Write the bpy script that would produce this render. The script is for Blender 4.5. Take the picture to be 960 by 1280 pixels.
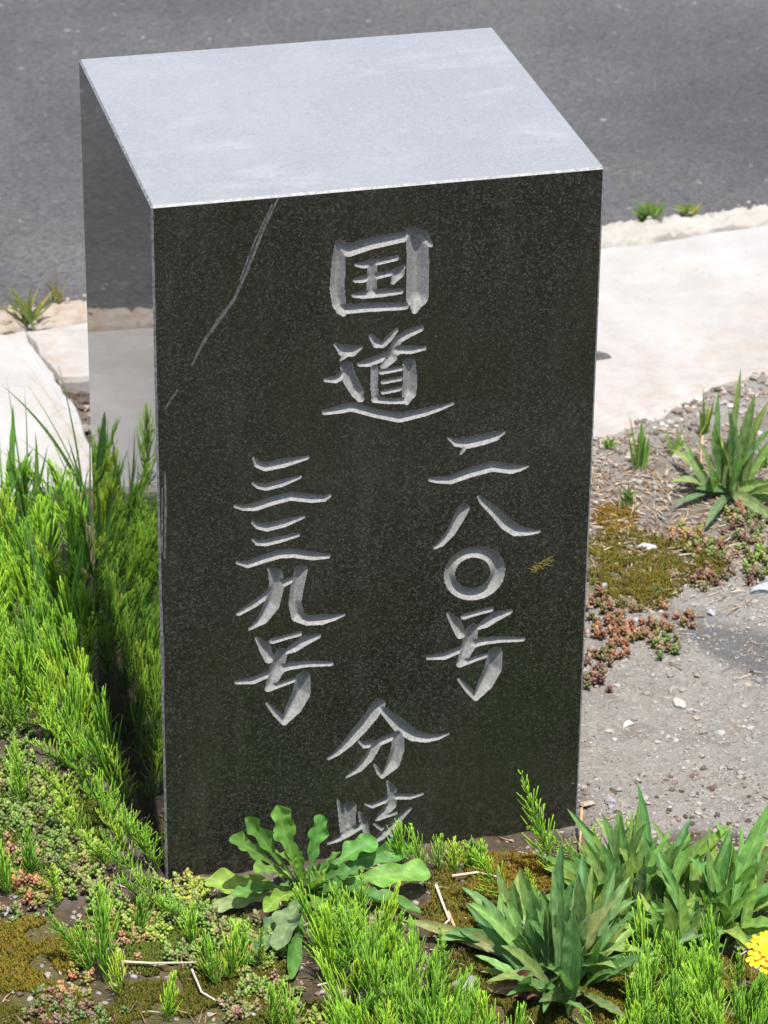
import bpy, math, random
import numpy as np
from mathutils import Vector, Matrix, noise as mnoise

scene = bpy.context.scene
for o in list(bpy.data.objects): bpy.data.objects.remove(o)
col = scene.collection
random.seed(11); rng = np.random.default_rng(11)
R = math.radians

# ---------------------------------------------------------------- camera
YAW, PITCH, ROLL, FPX = 0.2507, 0.4851, 0.0113, 4406.987
CAM = np.array([-0.3663, -2.0325, 1.3765])
fw = np.array([math.sin(YAW)*math.cos(PITCH), math.cos(YAW)*math.cos(PITCH), -math.sin(PITCH)])
r0 = np.array([math.cos(YAW), -math.sin(YAW), 0.0]); u0 = np.cross(r0, fw)
rt = r0*math.cos(ROLL)+u0*math.sin(ROLL); up = -r0*math.sin(ROLL)+u0*math.cos(ROLL)
cd = bpy.data.cameras.new('camera'); cam = bpy.data.objects.new('camera', cd); col.objects.link(cam)
cd.sensor_fit = 'HORIZONTAL'; cd.sensor_width = 36; cd.lens = 36*FPX/960
cd.clip_start = 0.05; cd.clip_end = 500
M = Matrix(((rt[0], up[0], -fw[0], CAM[0]), (rt[1], up[1], -fw[1], CAM[1]), (rt[2], up[2], -fw[2], CAM[2]), (0, 0, 0, 1)))
cam.matrix_world = M
cd.dof.use_dof = True; cd.dof.focus_distance = 2.33; cd.dof.aperture_fstop = 30
scene.camera = cam

# ---------------------------------------------------------------- world, sun, exposure
SUN_EL, SUN_AZ = R(71), R(7)            # azimuth measured from -Y (the front of the stone) towards +X
w = bpy.data.worlds.new('World'); scene.world = w; w.use_nodes = True
nt = w.node_tree; bg = nt.nodes['Background']
sky = nt.nodes.new('ShaderNodeTexSky'); sky.sky_type = 'NISHITA'; sky.sun_disc = False
sky.sun_elevation = SUN_EL; sky.sun_rotation = math.pi - SUN_AZ
sky.air_density = 1.0; sky.dust_density = 2.0
nt.links.new(sky.outputs[0], bg.inputs[0]); bg.inputs[1].default_value = 0.135
sd = bpy.data.lights.new('sun', 'SUN'); sd.energy = 4.8; sd.angle = R(0.53); sd.color = (1, 0.965, 0.91)
so = bpy.data.objects.new('sun', sd); col.objects.link(so)
sdir = Vector((math.sin(SUN_AZ)*math.cos(SUN_EL), -math.cos(SUN_AZ)*math.cos(SUN_EL), math.sin(SUN_EL)))
so.rotation_euler = sdir.to_track_quat('Z', 'Y').to_euler(); so.location = (0, 0, 5)
scene.view_settings.view_transform = 'Standard'; scene.view_settings.look = 'None'
scene.view_settings.exposure = 0.9; scene.view_settings.gamma = 1.0
scene.view_settings.use_curve_mapping = False

# ---------------------------------------------------------------- helpers
def ray(px, py):
    return fw*FPX + rt*(px-480) - up*(py-640)
def g(px, py, z=0.0):
    d = ray(px, py); t = (z-CAM[2])/d[2]; return CAM+t*d
def atY(px, py, y):
    d = ray(px, py); t = (y-CAM[1])/d[1]; return CAM+t*d

_lat = {}
def vn(x, y, freq, seed=0):
    x = np.asarray(x, float)*freq; y = np.asarray(y, float)*freq
    if seed not in _lat: _lat[seed] = np.random.default_rng(1000+seed).random((256, 256))
    L = _lat[seed]; xi = np.floor(x).astype(int); yi = np.floor(y).astype(int)
    fx = x-xi; fy = y-yi; fx = fx*fx*(3-2*fx); fy = fy*fy*(3-2*fy)
    a = L[xi % 256, yi % 256]; b = L[(xi+1) % 256, yi % 256]; c = L[xi % 256, (yi+1) % 256]; d = L[(xi+1) % 256, (yi+1) % 256]
    return (a*(1-fx)+b*fx)*(1-fy)+(c*(1-fx)+d*fx)*fy
def sstep(a, b, x): t = np.clip((np.asarray(x, float)-a)/(b-a), 0, 1); return t*t*(3-2*t)

class MB:
    def __init__(s): s.v = []; s.f = []; s.c = []
    def add(s, vs, fs, c):
        n = len(s.v); s.v += [tuple(p) for p in vs]; s.f += [tuple(i+n for i in f) for f in fs]
        if len(c) and isinstance(c[0], (int, float)): s.c += [tuple(c)]*len(vs)
        else: s.c += [tuple(k) for k in c]
    def mesh(s, name, mat, smooth=True):
        me = bpy.data.meshes.new(name); me.from_pydata(s.v, [], s.f); me.update()
        a = me.color_attributes.new('Col', 'FLOAT_COLOR', 'POINT')
        arr = np.ones((len(s.v), 4), np.float32); arr[:, :3] = np.array(s.c, np.float32)[:, :3]
        a.data.foreach_set('color', arr.ravel())
        me.materials.append(mat)
        if smooth: me.polygons.foreach_set('use_smooth', [True]*len(me.polygons))
        return me
def link(name, data, parent=None):
    o = bpy.data.objects.new(name, data); col.objects.link(o)
    if parent: o.parent = parent
    return o
def tag(o, label=None, cat=None, group=None, kind=None):
    if label: o['label'] = label
    if cat: o['category'] = cat
    if group: o['group'] = group
    if kind: o['kind'] = kind
    return o
def tube(mb, pts, rad, sides, c, cap=True):
    pts = [Vector(p) for p in pts]; n = len(pts); vs = []; cs = []; fs = []
    for i, p in enumerate(pts):
        t = (pts[min(i+1, n-1)]-pts[max(i-1, 0)]).normalized()
        a = t.orthogonal().normalized(); b = t.cross(a)
        r = rad[i] if hasattr(rad, '__len__') else rad
        for k in range(sides):
            an = 2*math.pi*k/sides; vs.append(p+(a*math.cos(an)+b*math.sin(an))*r)
            cs.append(c[i] if isinstance(c[0], (tuple, list)) else c)
    for i in range(n-1):
        for k in range(sides):
            k2 = (k+1) % sides; fs.append((i*sides+k, i*sides+k2, (i+1)*sides+k2, (i+1)*sides+k))
    if cap: fs.append(tuple(range((n-1)*sides, n*sides)))
    mb.add(vs, fs, cs)

# ---------------------------------------------------------------- materials
def newmat(name):
    m = bpy.data.materials.new(name); m.use_nodes = True
    n = m.node_tree.nodes; l = m.node_tree.links
    return m, n, l, n['Principled BSDF']
def nd(n, t, **k):
    x = n.new(t)
    for a, b in k.items(): setattr(x, a, b)
    return x
def ramp(n, l, src, stops):
    r = n.new('ShaderNodeValToRGB'); e = r.color_ramp.elements
    while len(e) < len(stops): e.new(0.5)
    for i, (p, c) in enumerate(stops):
        e[i].position = p; e[i].color = (c, c, c, 1) if isinstance(c, (int, float)) else (*c, 1)
    l.new(src, r.inputs[0]); return r.outputs[0]
def mixc(n, l, f, a, b, mode='MIX'):
    m = n.new('ShaderNodeMix'); m.data_type = 'RGBA'; m.blend_type = mode
    for s, v in ((0, f), (6, a), (7, b)):
        if hasattr(v, 'is_linked'): l.new(v, m.inputs[s])
        elif s == 0: m.inputs[0].default_value = v
        else: m.inputs[s].default_value = (*v, 1)
    return m.outputs[2]
def noise(n, l, co, scale, detail=4, rough=0.55, dist=0.0):
    t = n.new('ShaderNodeTexNoise'); t.inputs['Scale'].default_value = scale; t.inputs['Detail'].default_value = detail
    t.inputs['Roughness'].default_value = rough; t.inputs['Distortion'].default_value = dist
    l.new(co, t.inputs['Vector']); return t.outputs['Fac']
def voro(n, l, co, scale, feature='F1', out='Distance', rnd=1.0):
    t = n.new('ShaderNodeTexVoronoi'); t.feature = feature; t.inputs['Scale'].default_value = scale
    t.inputs['Randomness'].default_value = rnd
    l.new(co, t.inputs['Vector']); return t.outputs[out]
def bump(n, l, h, strength, dist, prev=None):
    b = n.new('ShaderNodeBump'); b.inputs['Strength'].default_value = strength; b.inputs['Distance'].default_value = dist
    l.new(h, b.inputs['Height'])
    if prev: l.new(prev, b.inputs['Normal'])
    return b.outputs[0]
def objco(n): return n.new('ShaderNodeTexCoord').outputs['Object']
def vcol(n, name='Col'):
    a = n.new('ShaderNodeAttribute'); a.attribute_name = name; return a.outputs['Color']
def math_(n, l, op, a, b):
    m = n.new('ShaderNodeMath'); m.operation = op
    for i, v in enumerate((a, b)):
        if hasattr(v, 'is_linked'): l.new(v, m.inputs[i])
        else: m.inputs[i].default_value = v
    return m.outputs[0]

def granite(name, rough, dust, dustcol, speck, ior=1.6, streak=False, cloud=14, grain=0.0):
    m, n, l, p = newmat(name); co = objco(n)
    cell = n.new('ShaderNodeTexVoronoi'); cell.inputs['Scale'].default_value = 950; l.new(co, cell.inputs['Vector'])
    sep = n.new('ShaderNodeSeparateColor'); l.new(cell.outputs['Color'], sep.inputs[0])
    s1 = ramp(n, l, sep.outputs[0], [(0.0, (0.004, 0.0045, 0.003)), (0.5, (0.008, 0.0085, 0.0062)), (0.8, (0.020, 0.0205, 0.016)), (1.0, (0.048, 0.048, 0.040))])
    big = noise(n, l, co, 300, 3, 0.7)
    s2 = ramp(n, l, big, [(0.5, 0.0), (0.75, 1.0)])
    base = mixc(n, l, speck, (0.0075, 0.0085, 0.0060), s1)
    base = mixc(n, l, math_(n, l, 'MULTIPLY', s2, 0.5*speck), base, (0.032, 0.033, 0.026))
    dn = ramp(n, l, noise(n, l, co, cloud, 6, 0.65, 0.4), [(0.38, 0.0), (0.75, 1.0)])
    dn2 = ramp(n, l, noise(n, l, co, 90, 5, 0.7), [(0.3, 0.35), (0.8, 1.0)])
    dm = math_(n, l, 'MULTIPLY', dn, dn2)
    df = math_(n, l, 'ADD', math_(n, l, 'MULTIPLY', dm, dust[1]), dust[0])
    if grain:
        g1 = ramp(n, l, sep.outputs[1], [(0.0, 1-grain), (0.7, 1.0), (0.93, 1.0), (1.0, 1+grain*1.2)])
        g2 = ramp(n, l, noise(n, l, co, 260, 4, 0.7), [(0.3, 1-grain*0.35), (0.7, 1+grain*0.35)])
        df = math_(n, l, 'MULTIPLY', df, math_(n, l, 'MULTIPLY', g1, g2))
        mp = n.new('ShaderNodeMapping'); mp.inputs['Scale'].default_value = (9, 30, 1); mp.inputs['Rotation'].default_value = (0, 0, 0.5); l.new(co, mp.inputs[0])
        sm_ = ramp(n, l, noise(n, l, mp.outputs[0], 1.0, 6, 0.7, 0.6), [(0.56, 0.0), (0.78, 0.10)])
        df = math_(n, l, 'ADD', df, sm_)
    base = mixc(n, l, df, base, dustcol)
    if streak:
        mp = n.new('ShaderNodeMapping'); mp.inputs['Scale'].default_value = (60, 60, 5); l.new(co, mp.inputs[0])
        stk = ramp(n, l, noise(n, l, mp.outputs[0], 1.0, 5, 0.65), [(0.52, 0.0), (0.8, 0.055)])
        base = mixc(n, l, stk, base, (0.22, 0.22, 0.19))
        gm_ = ramp(n, l, noise(n, l, co, 7, 5, 0.6, 0.3), [(0.42, 0.0), (0.7, 0.55)])
        base = mixc(n, l, gm_, base, (0.014, 0.019, 0.007))
        sx = n.new('ShaderNodeSeparateXYZ'); l.new(co, sx.inputs[0])
        mr = n.new('ShaderNodeMapRange'); l.new(sx.outputs['Z'], mr.inputs[0]); mr.inputs[1].default_value = 0.075; mr.inputs[2].default_value = 0.0
        spl = math_(n, l, 'MULTIPLY', mr.outputs[0], ramp(n, l, noise(n, l, co, 170, 5, 0.75), [(0.5, 0.0), (0.7, 0.45)]))
        base = mixc(n, l, spl, base, (0.10, 0.08, 0.06))
        chip = ramp(n, l, noise(n, l, co, 130, 2, 0.5), [(0.765, 0.0), (0.80, 0.5)])
        base = mixc(n, l, chip, base, (0.20, 0.20, 0.18))
    l.new(base, p.inputs['Base Color'])
    rr = math_(n, l, 'ADD', math_(n, l, 'MULTIPLY', dm, 0.25 if rough > 0.1 else 0.03), rough)
    l.new(rr, p.inputs['Roughness']); p.inputs['IOR'].default_value = ior
    return m
M_front = granite('granite_front', 0.24, (0.003, 0.07), (0.17, 0.178, 0.135), 0.95, 1.5, True, 9)
M_side = granite('granite_polished', 0.012, (0.002, 0.015), (0.3, 0.3, 0.28), 0.5, 1.52)
M_top = granite('granite_dusty_top', 0.24, (0.34, 0.09), (0.52, 0.525, 0.54), 1.0, 1.5, False, 8, 0.11)
def m_carved():
    m, n, l, p = newmat('carved_granite'); co = objco(n)
    c = ramp(n, l, noise(n, l, co, 500, 4, 0.7), [(0.25, (0.10, 0.10, 0.095)), (0.75, (0.25, 0.247, 0.235))])
    l.new(c, p.inputs['Base Color']); p.inputs['Roughness'].default_value = 0.85
    mp = n.new('ShaderNodeMapping'); mp.inputs['Scale'].default_value = (1, 1, 0.25); mp.inputs['Rotation'].default_value = (0, 0.35, 0)
    l.new(co, mp.inputs[0])
    b = bump(n, l, noise(n, l, mp.outputs[0], 900, 3, 0.6), 0.5, 0.0004); l.new(b, p.inputs['Normal'])
    return m
M_carved = m_carved()
def m_edge():
    m, n, l, p = newmat('worn_granite_edge'); co = objco(n)
    c = ramp(n, l, noise(n, l, co, 350, 4, 0.7), [(0.35, (0.06, 0.06, 0.06)), (0.5, (0.14, 0.14, 0.138)), (0.72, (0.25, 0.25, 0.245))])
    l.new(c, p.inputs['Base Color']); p.inputs['Roughness'].default_value = 0.5
    return m
M_edge = m_edge()
def m_scratch():
    m, n, l, p = newmat('scratched_granite'); co = objco(n)
    c = ramp(n, l, noise(n, l, co, 260, 4, 0.7), [(0.35, (0.02, 0.02, 0.019)), (0.65, (0.10, 0.10, 0.095))])
    l.new(c, p.inputs['Base Color']); p.inputs['Roughness'].default_value = 0.7
    return m
M_scratch = m_scratch()

def m_ground():
    m, n, l, p = newmat('soil_and_gravel'); co = objco(n)
    a = n.new('ShaderNodeAttribute'); a.attribute_name = 'Col'
    sep = n.new('ShaderNodeSeparateColor'); l.new(a.outputs['Color'], sep.inputs[0])
    f1 = noise(n, l, co, 60, 8, 0.7); f2 = noise(n, l, co, 400, 5, 0.7)
    soil = ramp(n, l, f1, [(0.25, (0.026, 0.016, 0.008)), (0.5, (0.066, 0.044, 0.022)), (0.75, (0.14, 0.10, 0.055))])
    soil = mixc(n, l, 0.55, soil, ramp(n, l, f2, [(0.25, (0.25, 0.22, 0.2)), (0.75, (1, 1, 1))]), 'MULTIPLY')
    vc = n.new('ShaderNodeTexVoronoi'); vc.inputs['Scale'].default_value = 170; l.new(co, vc.inputs['Vector'])
    s2 = n.new('ShaderNodeSeparateColor'); l.new(vc.outputs['Color'], s2.inputs[0])
    grav = ramp(n, l, s2.outputs[0], [(0.0, (0.15, 0.133, 0.113)), (0.5, (0.20, 0.181, 0.16)), (1.0, (0.27, 0.25, 0.228))])
    dust = ramp(n, l, f1, [(0.3, (0.225, 0.206, 0.180)), (0.7, (0.295, 0.274, 0.245))])
    grav = mixc(n, l, ramp(n, l, noise(n, l, co, 25, 6, 0.7), [(0.35, 0.25), (0.6, 0.95)]), grav, dust)
    grav = mixc(n, l, 0.45, grav, ramp(n, l, f2, [(0.25, (0.4, 0.38, 0.36)), (0.7, (1, 1, 1))]), 'MULTIPLY')
    moss = ramp(n, l, f2, [(0.3, (0.035, 0.03, 0.006)), (0.7, (0.12, 0.10, 0.018))])
    c = mixc(n, l, sep.outputs[0], soil, grav)
    c = mixc(n, l, sep.outputs[1], c, moss)
    dark_patch = mixc(n, l, f2, (0.055, 0.053, 0.053), (0.10, 0.096, 0.094))
    c = mixc(n, l, sep.outputs[2], c, dark_patch)
    l.new(c, p.inputs['Base Color']); p.inputs['Roughness'].default_value = 0.95
    b = bump(n, l, f2, 0.9, 0.004); b = bump(n, l, vc.outputs['Distance'], 0.5, 0.003, b)
    l.new(b, p.inputs['Normal']); return m
M_ground = m_ground()
def m_asphalt():
    m, n, l, p = newmat('asphalt'); co = objco(n)
    vc = n.new('ShaderNodeTexVoronoi'); vc.inputs['Scale'].default_value = 210; l.new(co, vc.inputs['Vector'])
    s2 = n.new('ShaderNodeSeparateColor'); l.new(vc.outputs['Color'], s2.inputs[0])
    c = ramp(n, l, s2.outputs[0], [(0.0, (0.042, 0.0403, 0.040)), (0.6, (0.0515, 0.0495, 0.049)), (0.97, (0.060, 0.058, 0.0574)), (0.996, (0.070, 0.068, 0.066)), (1.0, (0.17, 0.165, 0.16))])
    big = ramp(n, l, noise(n, l, co, 2.6, 6, 0.6), [(0.35, (0.80, 0.80, 0.81)), (0.65, (1.45, 1.42, 1.40))])
    c = mixc(n, l, 1.0, c, big, 'MULTIPLY')
    fine = ramp(n, l, noise(n, l, co, 500, 3, 0.7), [(0.25, 0.6), (0.75, 1.25)])
    c = mixc(n, l, 0.8, c, fine, 'MULTIPLY')
    pit = ramp(n, l, noise(n, l, co, 170, 4, 0.65), [(0.30, 0.0), (0.46, 1.0)])
    c = mixc(n, l, 1.0, c, ramp(n, l, noise(n, l, co, 170, 4, 0.65), [(0.27, (0.55, 0.54, 0.54)), (0.38, (1, 1, 1)), (0.68, (1.0, 1.0, 1.0)), (0.78, (1.6, 1.58, 1.55))]), 'MULTIPLY')
    l.new(c, p.inputs['Base Color']); p.inputs['Roughness'].default_value = 0.78
    b = bump(n, l, vc.outputs['Distance'], 0.8, 0.0025); b = bump(n, l, pit, 0.6, 0.003, b)
    l.new(b, p.inputs['Normal']); return m
M_asphalt = m_asphalt()
def m_concrete(name, lo, hi, dirt):
    m, n, l, p = newmat(name); co = objco(n)
    c = ramp(n, l, noise(n, l, co, 9, 7, 0.65), [(0.3, lo), (0.7, hi)])
    spots = ramp(n, l, noise(n, l, co, 120, 5, 0.75), [(0.24, (0.45, 0.43, 0.41)), (0.36, (1, 1, 1))])
    c = mixc(n, l, 0.9, c, spots, 'MULTIPLY')
    sp2 = ramp(n, l, noise(n, l, co, 45, 6, 0.8), [(0.26, (0.62, 0.6, 0.58)), (0.42, (1, 1, 1))])
    c = mixc(n, l, 1.0, c, sp2, 'MULTIPLY')
    crk = ramp(n, l, voro(n, l, co, 7, 'DISTANCE_TO_EDGE'), [(0.0, (0.45, 0.42, 0.38)), (0.006, (1, 1, 1))])
    c = mixc(n, l, ramp(n, l, noise(n, l, co, 4, 3), [(0.5, 0.0), (0.6, 0.8)]), c, mixc(n, l, 1.0, c, crk, 'MULTIPLY'))
    d = ramp(n, l, noise(n, l, co, 5, 6, 0.7, 0.5), [(0.56, 0.0), (0.75, 1.0)])
    c = mixc(n, l, math_(n, l, 'MULTIPLY', d, dirt), c, (0.26, 0.21, 0.165))
    a = n.new('ShaderNodeAttribute'); a.attribute_name = 'Col'
    sep = n.new('ShaderNodeSeparateColor'); l.new(a.outputs['Color'], sep.inputs[0])
    dn = ramp(n, l, noise(n, l, co, 60, 6, 0.7), [(0.3, 0.0), (0.62, 1.0)])
    c = mixc(n, l, math_(n, l, 'MULTIPLY', sep.outputs[0], dn), c, (0.22, 0.165, 0.12))
    l.new(c, p.inputs['Base Color']); p.inputs['Roughness'].default_value = 0.9
    b = bump(n, l, noise(n, l, co, 260, 6, 0.7), 0.35, 0.002); l.new(b, p.inputs['Normal']); return m
M_conc = m_concrete('concrete', (0.225, 0.218, 0.205), (0.325, 0.315, 0.30), 0.55)
M_kerb = m_concrete('rough_concrete', (0.20, 0.185, 0.16), (0.31, 0.292, 0.262), 0.6)

def m_leaf(name, trans=0.35, rough=0.5, spec=0.4):
    m, n, l, p = newmat(name); c = vcol(n); co = objco(n)
    f = ramp(n, l, noise(n, l, co, 130, 4, 0.6), [(0.3, 0.72), (0.7, 1.18)])
    c2 = mixc(n, l, 1.0, c, f, 'MULTIPLY')
    oi = n.new('ShaderNodeObjectInfo')
    tint = ramp(n, l, oi.outputs['Random'], [(0.0, (0.66, 0.76, 0.75)), (0.5, (1.0, 1.0, 1.0)), (0.9, (1.32, 1.16, 0.9)), (1.0, (1.6, 1.1, 0.9))])
    c2 = mixc(n, l, 1.0, c2, tint, 'MULTIPLY')
    l.new(c2, p.inputs['Base Color']); p.inputs['Roughness'].default_value = rough
    p.inputs['Specular IOR Level'].default_value = spec
    t = n.new('ShaderNodeBsdfTranslucent')
    tc = mixc(n, l, 1.0, c2, (1.35, 1.45, 0.6), 'MULTIPLY'); l.new(tc, t.inputs[0])
    ms = n.new('ShaderNodeMixShader'); ms.inputs[0].default_value = trans
    l.new(p.outputs[0], ms.inputs[1]); l.new(t.outputs[0], ms.inputs[2])
    l.new(ms.outputs[0], n['Material Output'].inputs[0]); return m
M_leaf = m_leaf('leaf', 0.35, 0.58, 0.3)
M_horse = m_leaf('horsetail_green', 0.42, 0.5, 0.3)
M_sedum = m_leaf('stonecrop_leaf', 0.15, 0.4, 0.4)
M_moss = m_leaf('moss', 0.25, 0.8, 0.1)
M_petal = m_leaf('petal', 0.3, 0.5, 0.3)
def m_stone():
    m, n, l, p = newmat('pebble'); co = objco(n); c = vcol(n)
    f = ramp(n, l, noise(n, l, co, 250, 6, 0.7), [(0.3, 0.65), (0.7, 1.2)])
    c = mixc(n, l, 1.0, c, f, 'MULTIPLY'); l.new(c, p.inputs['Base Color']); p.inputs['Roughness'].default_value = 0.85
    l.new(bump(n, l, noise(n, l, co, 500, 4, 0.6), 0.4, 0.001), p.inputs['Normal']); return m
M_stone = m_stone()
def m_dry():
    m, n, l, p = newmat('dry_plant'); co = objco(n); c = vcol(n)
    f = ramp(n, l, noise(n, l, co, 300, 4, 0.7), [(0.3, 0.6), (0.7, 1.2)])
    c = mixc(n, l, 1.0, c, f, 'MULTIPLY'); l.new(c, p.inputs['Base Color']); p.inputs['Roughness'].default_value = 0.8; return m
M_dry = m_dry()

# ---------------------------------------------------------------- setting: ground
W, D, H = 0.30, 0.2712, 0.507
def edgeY(x): return 0.96+0.112*np.asarray(x, float)        # line where road meets kerb
FRONT = [(-3, 0.50), (0.20, 0.575), (0.36, 0.575), (0.49, 0.572), (0.56, 0.605), (0.631, 0.654), (0.70, 0.672), (0.85, 0.69), (1.2, 0.74), (3, 0.9)]
def frontY(x): return np.interp(x, [a for a, b in FRONT], [b for a, b in FRONT])
def gh(x, y):
    x = np.asarray(x, float); y = np.asarray(y, float)
    z = 0.006*(vn(x, y, 22, 1)-0.5)+0.004*(vn(x, y, 70, 2)-0.5)+0.0025*(vn(x, y, 190, 3)-0.5)-0.001
    right = sstep(0.27, 0.36, x)
    d = y-frontY(x)
    z = z+right*0.008*np.exp(-((d+0.018)/0.03)**2)*(0.5+vn(x, y, 45, 5))
    z = z-0.03*np.exp(-(((x-0.10)/0.05)**2+((y-0.72)/0.09)**2))
    z = z-0.05*sstep(-0.03, 0.03, y-edgeY(x))-0.03*sstep(0.03, 0.10, d)*sstep(0.3, 0.36, x)
    mossy = np.exp(-(((x-0.41)/0.045)**2+((y-0.345)/0.05)**2)); z = z+0.010*mossy
    far = sstep(1.5, 4.0, np.hypot(x, y)); return z*(1-far)-0.05*far*sstep(0, 0.1, y-edgeY(x))-0.006*far
def surf(x, y):
    e = float(edgeY(x))
    if y > e: return -0.012
    if y > e-0.047: return 0.006
    return float(gh(x, y))
def axis(lo, hi, step, out, n=16):
    inner = np.arange(lo, hi+1e-6, step); k = np.geomspace(step*2, out, n)
    return np.concatenate([lo-k[::-1], inner, hi+k])
gx = axis(-0.42, 1.05, 0.0055, 60); gy = axis(-0.48, 1.08, 0.0055, 60)
GX, GY = np.meshgrid(gx, gy, indexing='ij'); GZ = gh(GX, GY)
# zone masks: gravel (R), moss tint (G), darker grey patch (B)
PXL = []
def tri(px): return None
def project(P):
    d = P-CAM; zc = d@fw; return 480+FPX*(d@rt)/zc, 640-FPX*(d@up)/zc
P3 = np.stack([GX, GY, np.zeros_like(GX)], -1); PX, PY = project(P3.reshape(-1, 3)); PX = PX.reshape(GX.shape); PY = PY.reshape(GX.shape)
nz = vn(GX, GY, 28, 7)-0.5; nz2 = vn(GX, GY, 80, 8)-0.5
gravel = sstep(0.285, 0.315, GX+0.03*nz)*sstep(-0.06, -0.02, GY-0.0+0.05*nz-0.06*sstep(0.42, 0.30, GX)*0)
gravel = np.maximum(gravel*0.95, 0.75*sstep(0.55, 0.62, GY+0.05*nz)*sstep(0.2, 0.35, GX))
band = np.exp(-((GY-(frontY(GX)-0.13))/0.11)**2)*sstep(0.3, 0.34, GX)
gravel = gravel*(1-0.30*sstep(0.3, 0.8, band+0.5*nz))
gravel = np.maximum(gravel, 0.02+0.22*sstep(0.15, 0.45, nz+nz2))
def blob(cx, cy, rx, ry): return ((PX-cx)/rx)**2+((PY-cy)/ry)**2
moss = np.zeros_like(GX)
MOSS = [(785, 712, 72, 50), (35, 1195, 70, 52), (590, 1130, 58, 62), (945, 1100, 45, 34), (255, 1240, 110, 55), (60, 1275, 110, 40), (870, 700, 40, 30), (470, 1290, 160, 40), (770, 650, 30, 16), (40, 1040, 90, 75), (205, 1170, 110, 45), (640, 1245, 110, 55), (850, 1240, 130, 60), (640, 1092, 75, 28)]  # two brown blobs by the lance leaves added to shade the soil
for b in MOSS: moss = np.maximum(moss, 1-sstep(0.5, 1.25, blob(*b)+1.2*nz+0.9*nz2))
dark_patch = (1-sstep(0.45, 1.3, ((PX-960-0.3*(PY-800))/115)**2+((PY-812-0.30*(PX-940))/36)**2+0.7*nz))*0.85  # soft-edged patch at the right, darker than the gravel around it
gm = MB(); nxn, nyn = GX.shape
verts = np.stack([GX, GY, GZ], -1).reshape(-1, 3)
idx = np.arange(nxn*nyn).reshape(nxn, nyn)
faces = np.stack([idx[:-1, :-1], idx[1:, :-1], idx[1:, 1:], idx[:-1, 1:]], -1).reshape(-1, 4)
def npmesh(name, verts, faces, cols, mat, smooth=True):
    me = bpy.data.meshes.new(name)
    me.vertices.add(len(verts)); me.vertices.foreach_set('co', np.asarray(verts, np.float32).ravel())
    me.loops.add(faces.size); me.polygons.add(len(faces))
    me.polygons.foreach_set('loop_start', np.arange(0, faces.size, faces.shape[1], dtype=np.int32))
    me.loops.foreach_set('vertex_index', faces.astype(np.int32).ravel())
    if smooth: me.polygons.foreach_set('use_smooth', np.ones(len(faces), bool))
    if cols is not None:
        a = me.color_attributes.new('Col', 'FLOAT_COLOR', 'POINT'); arr = np.ones((len(verts), 4), np.float32); arr[:, :3] = cols
        a.data.foreach_set('color', arr.ravel())
    me.materials.append(mat); me.update(calc_edges=True); me.validate(); return me
zone = np.stack([gravel, moss, dark_patch], -1).reshape(-1, 3)
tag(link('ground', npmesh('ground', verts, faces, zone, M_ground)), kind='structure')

# road: sheet from the kerb line to the far side
rx = axis(-0.5, 1.6, 0.03, 60); ry = np.concatenate([np.arange(-0.02, 1.2, 0.03), np.geomspace(1.25, 6.5, 14)])
RX, RY = np.meshgrid(rx, ry, indexing='ij')
RZ = -0.014+0.004*(vn(RX, RY, 5, 11)-0.5)+0.0015*(vn(RX, RY, 25, 12)-0.5)
rv = np.stack([RX, edgeY(RX)+RY, RZ], -1).reshape(-1, 3); ri = np.arange(RX.size).reshape(RX.shape)
rf = np.stack([ri[:-1, :-1], ri[1:, :-1], ri[1:, 1:], ri[:-1, 1:]], -1).reshape(-1, 4)
tag(link('road', npmesh('road', rv, rf, None, M_asphalt)), kind='structure')

# kerb: rough aggregate strip between concrete and road
KW = 0.047
kx = axis(-0.3, 1.3, 0.004, 40, 18); kt = np.linspace(-1, 1, 15)
KX, KT = np.meshgrid(kx, kt, indexing='ij')
KY = edgeY(KX)+KT*KW/2-KW/2+0.005*(vn(KX, KT, 40, 13)-0.5)
prof = np.where(np.abs(KT) > 0.97, -0.05, 0.0)
KZ = 0.006+0.006*(vn(KX, KY, 90, 14)-0.5)+0.009*(vn(KX, KY, 230, 15)-0.5)-0.008*np.abs(KT)**4+prof
ki = np.arange(KX.size).reshape(KX.shape); kf = np.stack([ki[:-1, :-1], ki[1:, :-1], ki[1:, 1:], ki[:-1, 1:]], -1).reshape(-1, 4)
dirt = sstep(0.30, 0.05, KX)*0.9+0.15*vn(KX, KY, 30, 16)
kc = np.stack([dirt]*3, -1).reshape(-1, 3)
tag(link('kerb', npmesh('kerb', np.stack([KX, KY, KZ], -1).reshape(-1, 3), kf, kc, M_kerb)), kind='structure')

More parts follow.
